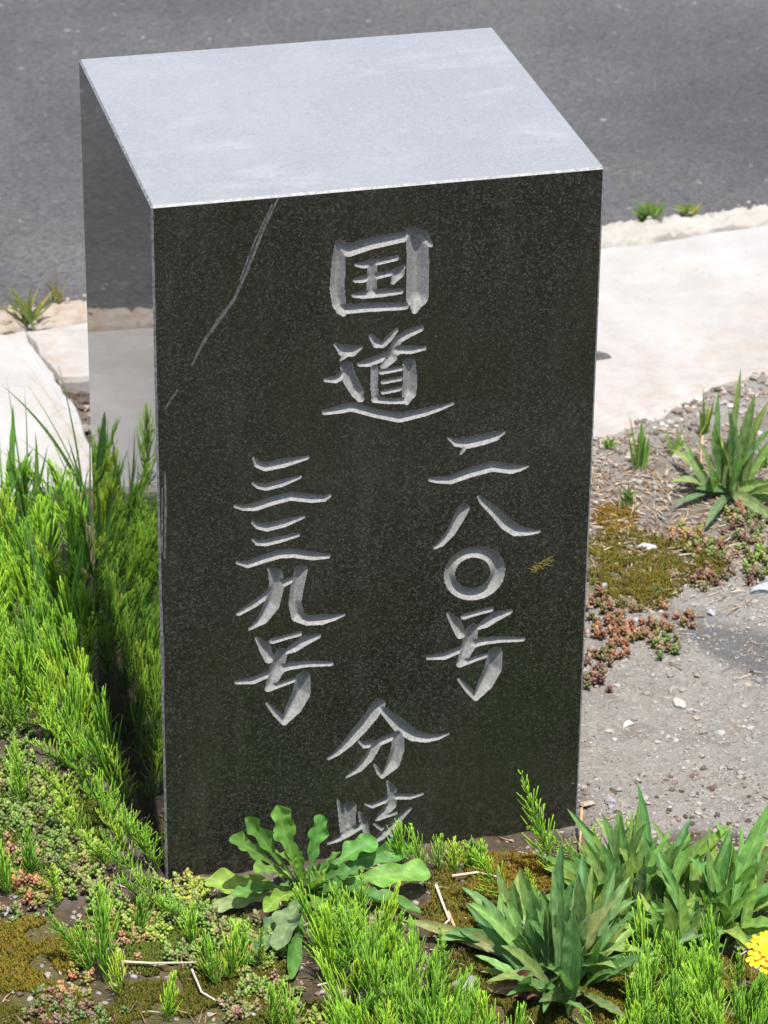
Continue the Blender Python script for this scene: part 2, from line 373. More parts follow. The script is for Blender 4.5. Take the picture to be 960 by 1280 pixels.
def slab(name, poly, ztop, seed, dirtfn):
    """concrete slab: broken outline, rounded shoulder, real thickness"""
    rs = random.Random(seed); pts = []
    for i in range(len(poly)):
        a = np.array(poly[i]); b = np.array(poly[(i+1) % len(poly)]); L = np.linalg.norm(b-a); near = min(np.linalg.norm(a), np.linalg.norm(b)) < 1.6
        n = max(1, int(L/(0.012 if near else 0.2))); n = min(n, 160)
        for k in range(n):
            q = a+(b-a)*k/n
            j = 0.006*(vn(q[0], q[1], 35, seed)-0.5)+0.004*(vn(q[0], q[1], 110, seed+1)-0.5)
            nr = np.array([b[1]-a[1], -(b[0]-a[0])])/L
            pts.append(q+nr*j)
    pts = np.array(pts); n = len(pts); cen = pts.mean(0)
    nxt = np.roll(pts, -1, 0)-np.roll(pts, 1, 0); nrm = np.stack([nxt[:, 1], -nxt[:, 0]], 1); nrm /= np.linalg.norm(nrm, axis=1)[:, None]+1e-9
    rings = [(0.0, -0.07), (0.0, ztop-0.007), (0.002, ztop-0.002), (0.007, ztop)]
    vs = []; fs = []; cs = []
    for off, z in rings:
        q = pts-nrm*off
        for x, y in q: vs.append((x, y, z+(0.002*(vn(x, y, 120, 3)-0.5) if z > 0 else 0))); cs.append((float(dirtfn(x, y)),)*3)
    for r in range(3):
        for k in range(n):
            k2 = (k+1) % n; fs.append((r*n+k, r*n+k2, (r+1)*n+k2, (r+1)*n+k))
    fs.append(tuple(range(3*n, 4*n)))
    mb = MB(); mb.add(vs, fs, cs)
    o = link(name, mb.mesh(name, M_conc, False)); tag(o, kind='structure'); return o
eL = lambda x, d=KW+0.006: float(edgeY(x))-d
slab('pavement', [(-3, 0.40), (-0.30, 0.545), (0.066, 0.60), (0.062, 0.66), (0.064, 0.73), (0.055, 0.80), (0.045, eL(0.045)), (-3, eL(-3))], 0.007, 21, lambda x, y: 0.55*sstep(0.84, 0.92, y-0.11*x)+0.75*sstep(0.035, 0.066, x)*sstep(0.4, 0.6, vn(x, y, 40, 90)))
slab('pavement', [(0.058, 0.808), (0.10, 0.80), (0.14, 0.785), (0.20, 0.72), (0.26, 0.60)]+[(x, y-0.0) for x, y in FRONT if 0.3 < x < 1.3]+[(3, 0.9), (3, eL(3)), (0.0425, eL(0.0425)), (0.0475, 0.86)], 0.006, 31, lambda x, y: 0.7*sstep(0.04, 0.0, y-frontY(x))+0.7*sstep(0.14, 0.06, x))

# ---------------------------------------------------------------- the stone marker
marker = link('stone_marker', None)
tag(marker, 'polished black granite road marker post carved with vertical Japanese characters', 'stone marker')
Bv = 0.0014
def block():
    z0 = -0.06; b = Bv
    vs = []; fs = []; mi = []
    def quad(a, bb, c, d, m):
        n = len(vs); vs.extend([a, bb, c, d]); fs.append((n, n+1, n+2, n+3)); mi.append(m)
    # left, right, back, top faces (front face is its own part)
    quad((0, D-b, z0), (0, b, z0), (0, b, H-b), (0, D-b, H-b), 0)
    quad((W, b, z0), (W, D-b, z0), (W, D-b, H-b), (W, b, H-b), 0)
    quad((W-b, D, z0), (b, D, z0), (b, D, H-b), (W-b, D, H-b), 0)
    quad((b, b, H), (W-b, b, H), (W-b, D-b, H), (b, D-b, H), 1)
    # arrises
    tb = b*1.7
    quad((b, 0, H-b), (W-b, 0, H-b), (W-b, b, H), (b, b, H), 2)
    quad((W-b, D, H-b), (b, D, H-b), (b, D-b, H), (W-b, D-b, H), 2)
    quad((0, D-b, H-b), (0, b, H-b), (b, b, H), (b, D-b, H), 2)
    quad((W, b, H-b), (W, D-b, H-b), (W-b, D-b, H), (W-b, b, H), 2)
    for (p, q) in (((0, b), (b, 0)), ((W-b, 0), (W, b)), ((W, D-b), (W-b, D)), ((b, D), (0, D-b))):
        quad((*p, z0), (*q, z0), (*q, H-b), (*p, H-b), 2)
    for c in (((0, b), (b, 0), (b, b)), ((W-b, 0), (W, b), (W-b, b)), ((W, D-b), (W-b, D), (W-b, D-b)), ((b, D), (0, D-b), (b, D-b))):
        n = len(vs); vs.extend([(*c[0], H-b), (*c[1], H-b), (*c[2], H)]); fs.append((n, n+1, n+2)); mi.append(2)
    me = bpy.data.meshes.new('block'); me.from_pydata(vs, [], fs)
    for m in (M_side, M_top, M_edge): me.materials.append(m)
    me.polygons.foreach_set('material_index', mi); me.update(); return me
link('block', block(), marker)

# carved strokes traced in zoom crops: (scale, origin) and polylines of (x, y, full width)
def ch(scale, ox, oy, strokes):
    return [[(ox+x/scale, oy+y/scale, w/scale) for x, y, w in s] for s in strokes]
ring = [(310+102*math.cos(a)+6*math.sin(a), 661+88*math.sin(a)-14*math.cos(a), 52+8*math.cos(a)+4*math.sin(a)) for a in np.linspace(0, 2*math.pi, 29)]
def gou(dx, dy, s=1.0):
    L = [[(205, 850, 14), (238, 890, 46), (258, 938, 38)], [(272, 862, 26), (330, 846, 22), (384, 832, 22)],
         [(462, 842, 24), (405, 862, 46), (362, 892, 40), (332, 908, 22)],
         [(122, 1036, 18), (190, 1028, 34), (250, 1004, 30), (340, 968, 36), (420, 958, 30), (518, 958, 20)],
         [(308, 915, 48), (290, 985, 62), (258, 1060, 34)], [(255, 1062, 30), (362, 1026, 20)],
         [(402, 1018, 60), (392, 1085, 76), (362, 1145, 68), (322, 1204, 28)], [(248, 1126, 9), (288, 1168, 26), (322, 1204, 26)]]
    return [[(x+dx, y+dy, w*s) for x, y, w in q] for q in L]
CHARS = [
 ch(3, 380, 260, [[(134, 135, 34), (130, 200, 50), (124, 300, 54), (132, 360, 50), (148, 398, 18)], [(158, 152, 44), (170, 158, 50), (250, 133, 46), (370, 108, 42)],
   [(405, 95, 50), (440, 112, 62), (476, 140, 12)], [(425, 120, 80), (427, 230, 84), (425, 335, 82), (416, 385, 22)], [(140, 380, 40), (250, 372, 36), (378, 368, 28)],
   [(197, 213, 12), (225, 214, 26), (345, 188, 20)], [(192, 272, 14), (215, 268, 26), (330, 243, 20)], [(187, 328, 14), (220, 325, 30), (300, 318, 30), (362, 313, 20)],
   [(256, 205, 32), (254, 320, 38)], [(372, 222, 16), (352, 245, 46), (334, 280, 14)]]),
 ch(3, 380, 260, [[(116, 512, 8), (150, 534, 46), (180, 536, 44), (213, 524, 10)], [(160, 545, 30), (138, 570, 6)], [(84, 644, 18), (120, 642, 30), (165, 615, 34)],
   [(160, 598, 46), (170, 640, 50), (200, 690, 48), (212, 716, 26)], [(78, 766, 20), (130, 756, 34), (180, 745, 36), (270, 770, 34), (360, 786, 40), (450, 766, 34), (500, 752, 26), (556, 734, 10)],
   [(252, 482, 16), (275, 508, 34), (295, 515, 18)], [(346, 458, 14), (318, 490, 26), (295, 515, 20)], [(436, 452, 24), (395, 468, 34), (355, 492, 30), (335, 530, 30)],
   [(210, 586, 18), (245, 580, 32), (330, 545, 34), (360, 530, 34), (400, 532, 32), (450, 526, 16)], [(328, 560, 44), (300, 592, 26)],
   [(264, 600, 26), (262, 660, 26), (268, 712, 26)], [(394, 585, 46), (398, 640, 52), (394, 695, 54), (386, 730, 16)], [(292, 614, 22), (362, 602, 18)], [(298, 652, 18), (360, 640, 18)],
   [(298, 690, 18), (358, 678, 18)], [(266, 718, 26), (320, 724, 22), (384, 722, 26)]]),
 ch(3.368, 500, 520, [[(205, 95, 6), (240, 112, 34), (290, 112, 50), (350, 98, 50), (400, 85, 42), (438, 70, 8)], [(272, 135, 16), (255, 160, 6)],
   [(128, 268, 16), (160, 270, 26), (215, 268, 38), (300, 236, 44), (390, 212, 44), (470, 222, 44), (505, 220, 26), (538, 212, 8)]]),
 ch(3.368, 500, 520, [[(268, 392, 46), (248, 430, 44), (215, 490, 36), (175, 535, 28), (148, 554, 14)], [(330, 340, 8), (350, 360, 28), (400, 405, 40), (450, 455, 54), (490, 482, 50), (545, 488, 30), (584, 486, 14)]]),
 ch(3.368, 500, 520, [ring]),
 ch(3.368, 500, 520, gou(-2, -18, 1.0)),
 ch(3.37, 260, 540, [[(190, 108, 6), (212, 136, 30), (245, 146, 38), (320, 130, 40), (415, 108, 18)], [(192, 218, 10), (215, 228, 22), (245, 232, 30), (310, 215, 32), (387, 190, 12)],
   [(116, 313, 12), (150, 320, 22), (200, 314, 38), (270, 290, 38), (350, 270, 38), (440, 280, 36), (490, 280, 26), (512, 268, 14)]]),
 ch(3.37, 260, 540, [[(188, 382, 8), (212, 396, 26), (250, 402, 34), (320, 384, 36), (402, 358, 12)], [(188, 452, 6), (210, 466, 24), (245, 466, 30), (300, 452, 32), (380, 434, 14)],
   [(123, 550, 12), (170, 558, 30), (230, 536, 36), (300, 514, 40), (360, 510, 40), (440, 522, 36), (504, 524, 20)]]),
 ch(3.37, 260, 540, [[(255, 575, 8), (285, 600, 54), (290, 650, 60), (268, 730, 64), (230, 790, 44), (175, 830, 10)], [(130, 764, 20), (190, 728, 28), (240, 692, 30), (300, 645, 34), (368, 616, 24)],
   [(392, 585, 52), (376, 650, 54), (366, 720, 50), (378, 775, 52), (420, 795, 42), (480, 790, 48), (530, 782, 28), (574, 770, 8)]]),
 ch(3.37, 260, 540, gou(0, 18, 1.0)),
 ch(4.364, 380, 860, [[(408, 90, 70), (370, 150, 72), (310, 220, 70), (240, 300, 54), (180, 355, 34), (135, 385, 14)], [(425, 115, 34), (480, 165, 60), (530, 215, 76), (600, 260, 66), (670, 274, 52), (730, 268, 34), (788, 250, 8)],
   [(298, 290, 8), (335, 312, 38), (400, 300, 44), (490, 262, 44)], [(395, 310, 52), (350, 385, 54), (300, 440, 40), (235, 484, 12)], [(515, 262, 66), (510, 340, 72), (485, 415, 74), (430, 480, 26)], [(382, 415, 6), (410, 460, 26), (430, 482, 26)]]),
 ch(4.364, 380, 860, [[(182, 610, 6), (212, 690, 50), (225, 780, 54)], [(250, 650, 70), (250, 760, 60)], [(132, 848, 12), (180, 826, 36), (240, 792, 48), (312, 752, 36)], [(300, 680, 8), (325, 740, 44), (348, 805, 24)],
   [(338, 634, 12), (375, 642, 30), (430, 618, 34), (510, 590, 40), (580, 592, 34), (646, 578, 12)], [(455, 510, 10), (480, 560, 50), (475, 640, 56), (430, 690, 50), (398, 718, 16)], [(400, 716, 20), (500, 680, 22)],
   [(580, 658, 14), (540, 690, 36), (490, 745, 46), (420, 810, 44), (335, 868, 14)], [(382, 742, 8), (425, 768, 24)], [(440, 760, 26), (500, 810, 34), (570, 850, 16)]]),
]
SCR = [[(348, 247, 1.6), (330, 285, 2.4), (308, 340, 2.6), (292, 375, 3.2), (272, 402, 3.4), (254, 428, 2.8), (240, 456, 1.6)], [(340, 256, 1.0), (318, 302, 1.2), (300, 350, 1.0)],
       [(222, 487, 1.4), (207, 510, 1.4)], [(206, 590, 1.4), (207, 640, 2.0), (206, 698, 1.4)], [(203, 610, 1.2), (202, 690, 1.6)], [(201, 735, 1.4), (205, 830, 1.6), (204, 900, 1.2)]]
ST = 0.00046
nx = int((W-2*Bv)/ST); nz_ = int((H-Bv+0.06)/ST)
fx = np.linspace(Bv, W-Bv, nx+1); fz = np.linspace(-0.06, H-Bv, nz_+1)
dep = np.zeros((nx+1, nz_+1)); own = -np.ones((nx+1, nz_+1), int)
def face_pt(px, py):
    q = atY(px, py, 0.0); return q[0], q[2]
def carve(strokes, ci, slope, dmax):
    for s in strokes:
        pts = []
        for px, py, wpx in s:
            x, z = face_pt(px, py); pts.append((x, z, 0.5*wpx*0.000528*(1.0 if ci < 2 or ci >= NC else 1.06)))
        for (x1, z1, a), (x2, z2, b) in zip(pts[:-1], pts[1:]):
            m = max(a, b)+0.001
            i0, i1 = np.searchsorted(fx, [min(x1, x2)-m, max(x1, x2)+m]); j0, j1 = np.searchsorted(fz, [min(z1, z2)-m, max(z1, z2)+m])
            if i1 <= i0 or j1 <= j0: continue
            X, Z = np.meshgrid(fx[i0:i1], fz[j0:j1], indexing='ij')
            dx, dz = x2-x1, z2-z1; t = np.clip(((X-x1)*dx+(Z-z1)*dz)/(dx*dx+dz*dz+1e-12), 0, 1)
            dist = np.hypot(X-x1-t*dx, Z-z1-t*dz)
            wob = 0.00010*(vn(X, Z, 900, 40)-0.5)
            s_in = a+(b-a)*t-dist+wob
            d = np.where(s_in > 0, dmax*np.tanh(slope*s_in/dmax), 0)
            sub = dep[i0:i1, j0:j1]; up_ = d > sub
            sub[up_] = d[up_]; own[i0:i1, j0:j1][up_] = ci
NC = len(CHARS)
for ci, c in enumerate(CHARS): carve(c, ci, 1.2, 0.0105)
NC = len(CHARS)
for k, s_ in enumerate(SCR): carve([s_], NC+k, 0.8, 0.00035)
def blur(a, k):
    for ax in (0, 1):
        c = sum(np.roll(a, d, ax) for d in range(-k, k+1))/(2*k+1); a = c
    return a
sm = blur(blur(blur(dep, 2), 2), 2); depc = np.where(own >= 0, np.minimum(sm, dep*1.4), 0.0)
depv = depc*(1+0.02*(vn(fx[:, None]+0*fz[None], fz[None]+0*fx[:, None], 500, 41)-0.5))
cellown = np.full((nx, nz_), -1)
for di in (0, 1):
    for dj in (0, 1): cellown = np.maximum(cellown, own[di:di+nx, dj:dj+nz_])
vid = np.arange((nx+1)*(nz_+1)).reshape(nx+1, nz_+1)
allv = np.stack([np.repeat(fx[:, None], nz_+1, 1), depv, np.repeat(fz[None], nx+1, 0)], -1).reshape(-1, 3)
quads = np.stack([vid[:-1, :-1], vid[1:, :-1], vid[1:, 1:], vid[:-1, 1:]], -1)
def submesh(name, q, mat, smooth):
    u, inv = np.unique(q.ravel(), return_inverse=True)
    return npmesh(name, allv[u], inv.reshape(-1, 4), None, mat, smooth)
BL = 12; flat = []
for i in range(0, nx, BL):
    for j in range(0, nz_, BL):
        i2, j2 = min(i+BL, nx), min(j+BL, nz_); co = cellown[i:i2, j:j2]
        if (co < 0).all(): flat.append([[vid[i, j], vid[i2, j], vid[i2, j2], vid[i, j2]]])
        else: flat.append(quads[i:i2, j:j2][co < 0].reshape(-1, 4).tolist())
flat = np.array([q for b in flat for q in b])
link('front_face', submesh('front_face', flat, M_front, False), marker)
for ci in range(NC):
    q = quads[cellown == ci]
    link('carved_character', submesh('carved_character', q, M_carved, True), marker)
for k in range(len(SCR)):
    if (cellown == NC+k).any(): link('scratch', submesh('scratch', quads[cellown == NC+k], M_scratch, True), marker)

# ---------------------------------------------------------------- loose stones and gravel
ICO_V = None
def ico(sub=1):
    import bmesh
    bm = bmesh.new(); bmesh.ops.create_icosphere(bm, subdivisions=sub, radius=1.0)
    v = np.array([x.co[:] for x in bm.verts]); f = [tuple(i.index for i in q.verts) for q in bm.faces]; bm.free(); return v, f
I1, I2 = ico(1), ico(3)
def stone_shape(rs, sub, rx, ry, rz, ang=0.25):
    V, F = I2 if sub else I1
    V = V.copy()
    for _ in range(11 if sub else 4):                 # chop with planes for an angular outline
        n = rs.normal(size=3); n /= np.linalg.norm(n); d = rs.uniform(0.42, 0.85)
        s = V@n; k = s > d; V[k] -= np.outer(s[k]-d, n)*0.97
    if sub: V += V*(np.array([mnoise.noise(Vector(p*2.5+rs.uniform(0, 9))) for p in V])*ang*0.3)[:, None]
    a = rs.uniform(0, 6.28); c, s = math.cos(a), math.sin(a)
    V = V*np.array([rx, ry, rz]); V = np.stack([V[:, 0]*c-V[:, 1]*s, V[:, 0]*s+V[:, 1]*c, V[:, 2]], 1); return V, F
STONES = [
 (808, 683, 13, (0.40, 0.40, 0.385), 'small white stone lying on the thick moss cushion right of the marker'),
 (953, 738, 22, (0.27, 0.285, 0.31), 'flat pale bluish grey stone at the upper edge of the dark grey patch'),
 (889, 762, 12, (0.27, 0.26, 0.25), 'small grey stone at the edge of the bare gravel below the moss'),
 (735, 1008, 12, (0.30, 0.25, 0.18), 'tan stone on the gravel by the marker foot'),
 (762, 1004, 11, (0.20, 0.20, 0.21), 'dark grey stone on the gravel above the lance leaved plants'),
 (900, 912, 11, (0.27, 0.265, 0.26), 'pale grey stone half sunk in the open gravel'),
 (4, 1141, 14, (0.26, 0.265, 0.27), 'light grey stone beside the front moss at the stonecrop'),
 (314, 1270, 10, (0.34, 0.345, 0.35), 'small white stone in front of the bristly green shoots'),
 (585, 1232, 24, (0.19, 0.185, 0.17), 'rough grey lump of concrete beside the brown dead leaf'),
 (102, 512, 20, (0.16, 0.145, 0.135), 'dark grey rock in the soil gap between the concrete slabs'),
 (88, 490, 10, (0.20, 0.16, 0.13), 'brown stone wedged at the broken slab edge behind the grass'),
 (750, 455, 17, (0.10, 0.09, 0.085), 'dark brown pointed stone lying on the white concrete'),
 (872, 505, 8, (0.5, 0.48, 0.46), 'whitish stone at the crumbled front edge of the concrete'),
 (893, 261, 9, (0.52, 0.49, 0.46), 'pale stone on the asphalt edge beside the roadside weeds'),
 (944, 258, 8, (0.25, 0.21, 0.18), 'brown stone on the asphalt edge beyond the roadside weeds'),
 (735, 1160, 12, (0.40, 0.39, 0.38), 'grey stone under the lance leaved plants'),
 (848, 876, 13, (0.34, 0.32, 0.28), 'flat brownish stone embedded in the gravel'),
 (786, 905, 12, (0.40, 0.41, 0.38), 'flat greenish grey stone embedded in the gravel'),
 (240, 1262, 8, (0.5, 0.5, 0.5), 'small grey stone on the front moss below the fallen twig'),
]
for px, py, rp, c, lab in STONES:
    rs = np.random.default_rng(int(px*7+py)); r = rp*0.00055*(1 if py > 700 else 1.25)
    q = g(px, py, 0.0); z = max(surf(q[0], q[1]), 0.007 if (400 < py < 470) else -1); V, F = stone_shape(rs, 1, r, r*0.75, r*0.5, 0.4)
    if px == 750:
        V = np.array([(-1.6, -0.5, -0.3), (-1.6, 0.9, -0.3), (1.15, -0.15, -0.3), (-1.6, -0.45, 0.55), (-1.5, 0.6, 0.5), (0.7, -0.1, 0.18), (0.2, 0.5, -0.3), (0.1, 0.35, 0.25)])*r*0.8
        F = [(0, 2, 5, 3), (2, 6, 7, 5), (6, 1, 4, 7), (3, 5, 7, 4), (0, 3, 4, 1), (0, 1, 6, 2)]
    mb = MB(); mb.add(V, F, c); o = link('stone', mb.mesh('stone', M_stone, False)); o.location = (q[0], q[1], z+r*0.16)
    tag(o, lab, 'stone')

PAL = [(0.22, 0.20, 0.175), (0.25, 0.23, 0.205), (0.19, 0.173, 0.155), (0.23, 0.222, 0.215), (0.27, 0.25, 0.225), (0.18, 0.163, 0.148), (0.215, 0.185, 0.15)]
BASES = [stone_shape(np.random.default_rng(k), 0, 1, 0.8, 0.6) for k in range(14)]
def scatter_stones(name, n, sampler, rmin, rmax, label=None, pal=PAL, power=2.6, emb=0.1):
    mb = MB(); i = 0
    while i < n:
        x, y = sampler()
        V, F = BASES[rng.integers(14)]; r = rmin+(rmax-rmin)*rng.random()**power; a = rng.random()*6.28
        c, s = math.cos(a), math.sin(a); z = float(gh(x, y)); i += 1
        P = np.stack([(V[:, 0]*c-V[:, 1]*s)*r+x, (V[:, 0]*s+V[:, 1]*c)*r+y, V[:, 2]*r+z+r*emb], 1)
        k = np.array(pal[rng.integers(len(pal))])*rng.uniform(0.8, 1.15); mb.add(P, F, tuple(k))
    o = link(name, mb.mesh(name, M_stone, False)); tag(o, label, 'gravel', kind='stuff'); return o
def smp_gravel():
    while True:
        x, y = rng.uniform(0.30, 0.75), rng.uniform(-0.09, 0.34)
        if vn(x, y, 30, 50) > 0.25+0.3*rng.random(): return x, y
def smp_grit():
    return rng.uniform(0.30, 0.78), rng.uniform(-0.10, 0.36)
scatter_stones('grit', 14000, smp_grit, 0.0005, 0.0017, 'fine sandy grit covering the bare ground right of the marker', power=1.6, emb=0.0)
scatter_stones('gravel', 3000, smp_gravel, 0.0008, 0.0044, 'fine grey gravel on the bare ground right of the marker', power=4.0, emb=0.0)
def smp_rubble():
    while True:
        x = rng.uniform(0.30, 0.95); y = float(frontY(x))-abs(rng.normal(0, 0.05))+rng.normal(0, 0.012)
        return x, y
scatter_stones('rubble', 2600, smp_rubble, 0.0010, 0.0052, 'crumbled concrete rubble along the broken front edge of the pavement', power=3, emb=0.15,
               pal=[(0.26, 0.22, 0.185), (0.21, 0.165, 0.13), (0.32, 0.30, 0.27), (0.17, 0.12, 0.09), (0.24, 0.215, 0.19), (0.10, 0.075, 0.06)])
def smp_soil():
    while True:
        x, y = rng.uniform(-0.25, 0.45), rng.uniform(-0.33, 0.06)
        if not (-0.005 < x < W+0.005 and y > -0.005): return x, y
scatter_stones('soil_crumbs', 7500, smp_soil, 0.0006, 0.0036, 'dark soil crumbs and grit among the plants in front', power=3,
               pal=[(0.09, 0.06, 0.04), (0.14, 0.10, 0.075), (0.05, 0.035, 0.025), (0.22, 0.19, 0.16), (0.20, 0.18, 0.165)])
def smp_gap():
    return rng.uniform(0.06, 0.17), rng.uniform(0.62, 0.82)
scatter_stones('gap_rubble', 500, smp_gap, 0.001, 0.008, 'brown soil rubble filling the gap between concrete slabs', power=2,
               pal=[(0.10, 0.07, 0.05), (0.16, 0.12, 0.09), (0.06, 0.045, 0.035), (0.25, 0.21, 0.18)])
def smp_edge():
    x = rng.uniform(0.0, 0.14) if rng.random() < 0.5 else rng.uniform(0.0, 1.0); return x, float(edgeY(x))+rng.normal(0.004, 0.006)
mbk = MB()
for i in range(700):
    x, y = smp_edge(); V, F = BASES[rng.integers(14)]; r = 0.0008+0.0032*rng.random()**3
    P = V*r+np.array([x, y, (-0.012 if y > edgeY(x) else 0.006)+r*0.3]); k = np.array([(0.12, 0.09, 0.07), (0.3, 0.26, 0.22), (0.06, 0.05, 0.045)][rng.integers(3)])
    mbk.add(P, F, tuple(k))
tag(link('road_edge_grit', mbk.mesh('road_edge_grit', M_stone, False)), 'dark grit lying along the line where asphalt meets the kerb', 'gravel', kind='stuff')

# ---------------------------------------------------------------- moss, litter
def in_blob(px, py, grow=1.0): return any(((px-a)/(c*grow))**2+((py-b)/(d*grow))**2 < 1 for a, b, c, d in MOSS)
def moss_patch(b, n, cols):
    mb = MB(); cx, cy, rx_, ry_ = b; k = 0
    while k < n:
        u, v = rng.uniform(-1.15, 1.15, 2)
        if u*u+v*v > 0.55+0.75*rng.random(): continue
        p = g(cx+u*rx_, cy+v*ry_); x, y = p[0], p[1]
        if -0.003 < x < W+0.003 and -0.003 < y < D+0.003: k += 1; continue
        if vn(x, y, 60, 60) < 0.25+0.25*(u*u+v*v)*0.6: k += 1; continue
        z = float(gh(x, y)); h = rng.uniform(0.0022, 0.0052); r = rng.uniform(0.0005, 0.0010); a = rng.random()*6.28
        lx, ly = rng.normal(0, 0.0011, 2); c = np.array(cols[rng.integers(len(cols))])*rng.uniform(0.7, 1.25)
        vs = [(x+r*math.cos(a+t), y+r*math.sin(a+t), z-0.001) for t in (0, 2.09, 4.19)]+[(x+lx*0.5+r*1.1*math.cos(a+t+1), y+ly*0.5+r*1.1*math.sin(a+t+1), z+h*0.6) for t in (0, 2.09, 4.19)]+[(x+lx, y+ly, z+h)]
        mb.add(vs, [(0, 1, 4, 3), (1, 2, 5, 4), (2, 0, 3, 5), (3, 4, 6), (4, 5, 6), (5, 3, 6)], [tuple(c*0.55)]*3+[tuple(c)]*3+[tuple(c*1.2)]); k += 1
    return mb
MC = [(0.085, 0.085, 0.012), (0.115, 0.10, 0.015), (0.065, 0.07, 0.010), (0.12, 0.085, 0.02)]
MLAB = ['thick olive green moss cushion beside the right edge of the marker', 'olive brown moss at the front beside the light grey stone', 'brownish moss patch between the lobed rosette and the lance leaved plants',
        'moss patch at the gravel edge behind the lance leaved plants', 'brown moss below the fallen twig in front', 'brown moss in front of the pink tipped stonecrop', 'thin moss beside the small stone right of the moss cushion',
        'moss under the bristly green shoots in front', 'small dark moss tuft between moss cushion and concrete', 'thin green moss under the stonecrop beside the marker left face', 'thin green moss under the stonecrop at the marker foot', 'brown moss added as shade around the dead leaf under the lance leaves', 'brown moss added as shade on the soil under the horsetails left of the flower', 'moss strip along the right foot of the carved face']
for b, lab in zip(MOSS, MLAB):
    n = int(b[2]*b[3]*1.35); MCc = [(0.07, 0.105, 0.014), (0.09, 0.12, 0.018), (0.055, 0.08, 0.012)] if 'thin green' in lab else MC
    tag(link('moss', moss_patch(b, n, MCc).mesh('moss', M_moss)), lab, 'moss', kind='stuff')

def litter(name, n, sampler, label, cols, lmin=0.006, lmax=0.03, zoff=0.0015):
    mb = MB()
    for _ in range(n):
        x, y = sampler(); L = rng.uniform(lmin, lmax); a = rng.random()*6.28; z = float(gh(x, y))+zoff
        t = rng.normal(0, 0.18); k = rng.normal(0, 0.25); r = rng.uniform(0.0003, 0.0008)
        p0 = np.array([x, y, z]); d1 = np.array([math.cos(a), math.sin(a), abs(t)*0.5]); d2 = np.array([math.cos(a+k), math.sin(a+k), t*0.3])
        c = np.array(cols[rng.integers(len(cols))])*rng.uniform(0.7, 1.2)
        tube(mb, [p0, p0+d1*L*0.5, p0+d1*L*0.5+d2*L*0.5], [r, r, r*0.5], 3, tuple(c))
    tag(link(name, mb.mesh(name, M_dry)), label, 'dry litter', kind='stuff')
STRAW = [(0.40, 0.32, 0.22), (0.32, 0.23, 0.14), (0.46, 0.39, 0.30), (0.16, 0.10, 0.06), (0.27, 0.17, 0.10)]
def smp_band():
    while True:
        px, py = rng.uniform(735, 990), rng.uniform(545, 850); q = g(px, py)
        if q[0] > W+0.012 and rng.random() < 0.9*math.exp(-((py-630)/80)**2)+0.03: return q[0], q[1]
litter('dry_straw', 1900, smp_band, 'dry straw and dead stems strewn right of the marker', STRAW, 0.003, 0.014)
def smp_front():
    while True:
        px, py = rng.uniform(-40, 1000), rng.uniform(1000, 1330); q = g(px, py)
        if not (-0.01 < q[0] < W+0.01 and q[1] > -0.01) and (q[0] < 0.33 or q[1] < -0.05): return q[0], q[1]
litter('dry_stems', 420, smp_front, 'thin dead stems strewn on the soil in front of the marker', STRAW, 0.005, 0.022)

def twig(pxs, r, c, label):
    pts = []
    for px, py, z in pxs: q = g(px, py, z); pts.append((q[0], q[1], max(q[2], float(gh(q[0], q[1]))+r)))
    mb = MB(); n = len(pts); tube(mb, pts, [r*(1-0.4*i/(n-1)) for i in range(n)], 6, c)
    tag(link('twig', mb.mesh('twig', M_dry)), label, 'twig')
twig([(545, 1106, 0.008), (553, 1128, 0.007), (561, 1150, 0.006), (548, 1163, 0.005)], 0.0011, (0.52, 0.46, 0.38), 'bent pale twig on the brownish moss beside the lobed rosette')
twig([(150, 1202, 0.006), (190, 1204, 0.006), (250, 1203, 0.007)], 0.0011, (0.42, 0.33, 0.24), 'straight pale brown twig lying across the front moss')
twig([(240, 1212, 0.006), (252, 1240, 0.005), (282, 1258, 0.004)], 0.0008, (0.46, 0.40, 0.33), 'thin curved twig beside the pink tipped stonecrop in front')
twig([(565, 1095, 0.006), (600, 1090, 0.006), (622, 1096, 0.006)], 0.0011, (0.48, 0.36, 0.25), 'short brown twig lying along the foot of the carved face')
twig([(560, 1140, 0.006), (568, 1158, 0.006), (574, 1176, 0.006)], 0.0013, (0.42, 0.27, 0.16), 'reddish brown dead stem beside the bent pale twig')
twig([(150, 1190, 0.02), (153, 1208, 0.014), (158, 1222, 0.006)], 0.0016, (0.40, 0.26, 0.14), 'brown withered bud stalk at the end of the straight twig')
twig([(727, 1010, 0.02), (726, 1040, 0.010), (724, 1062, 0.003)], 0.0012, (0.42, 0.24, 0.13), 'rust coloured dead stem at the right foot of the marker')
twig([(878, 545, 0.03), (877, 572, 0.02), (876, 600, 0.006)], 0.0012, (0.44, 0.26, 0.15), 'rust coloured dead stem beside the lance leaved plant at the concrete')

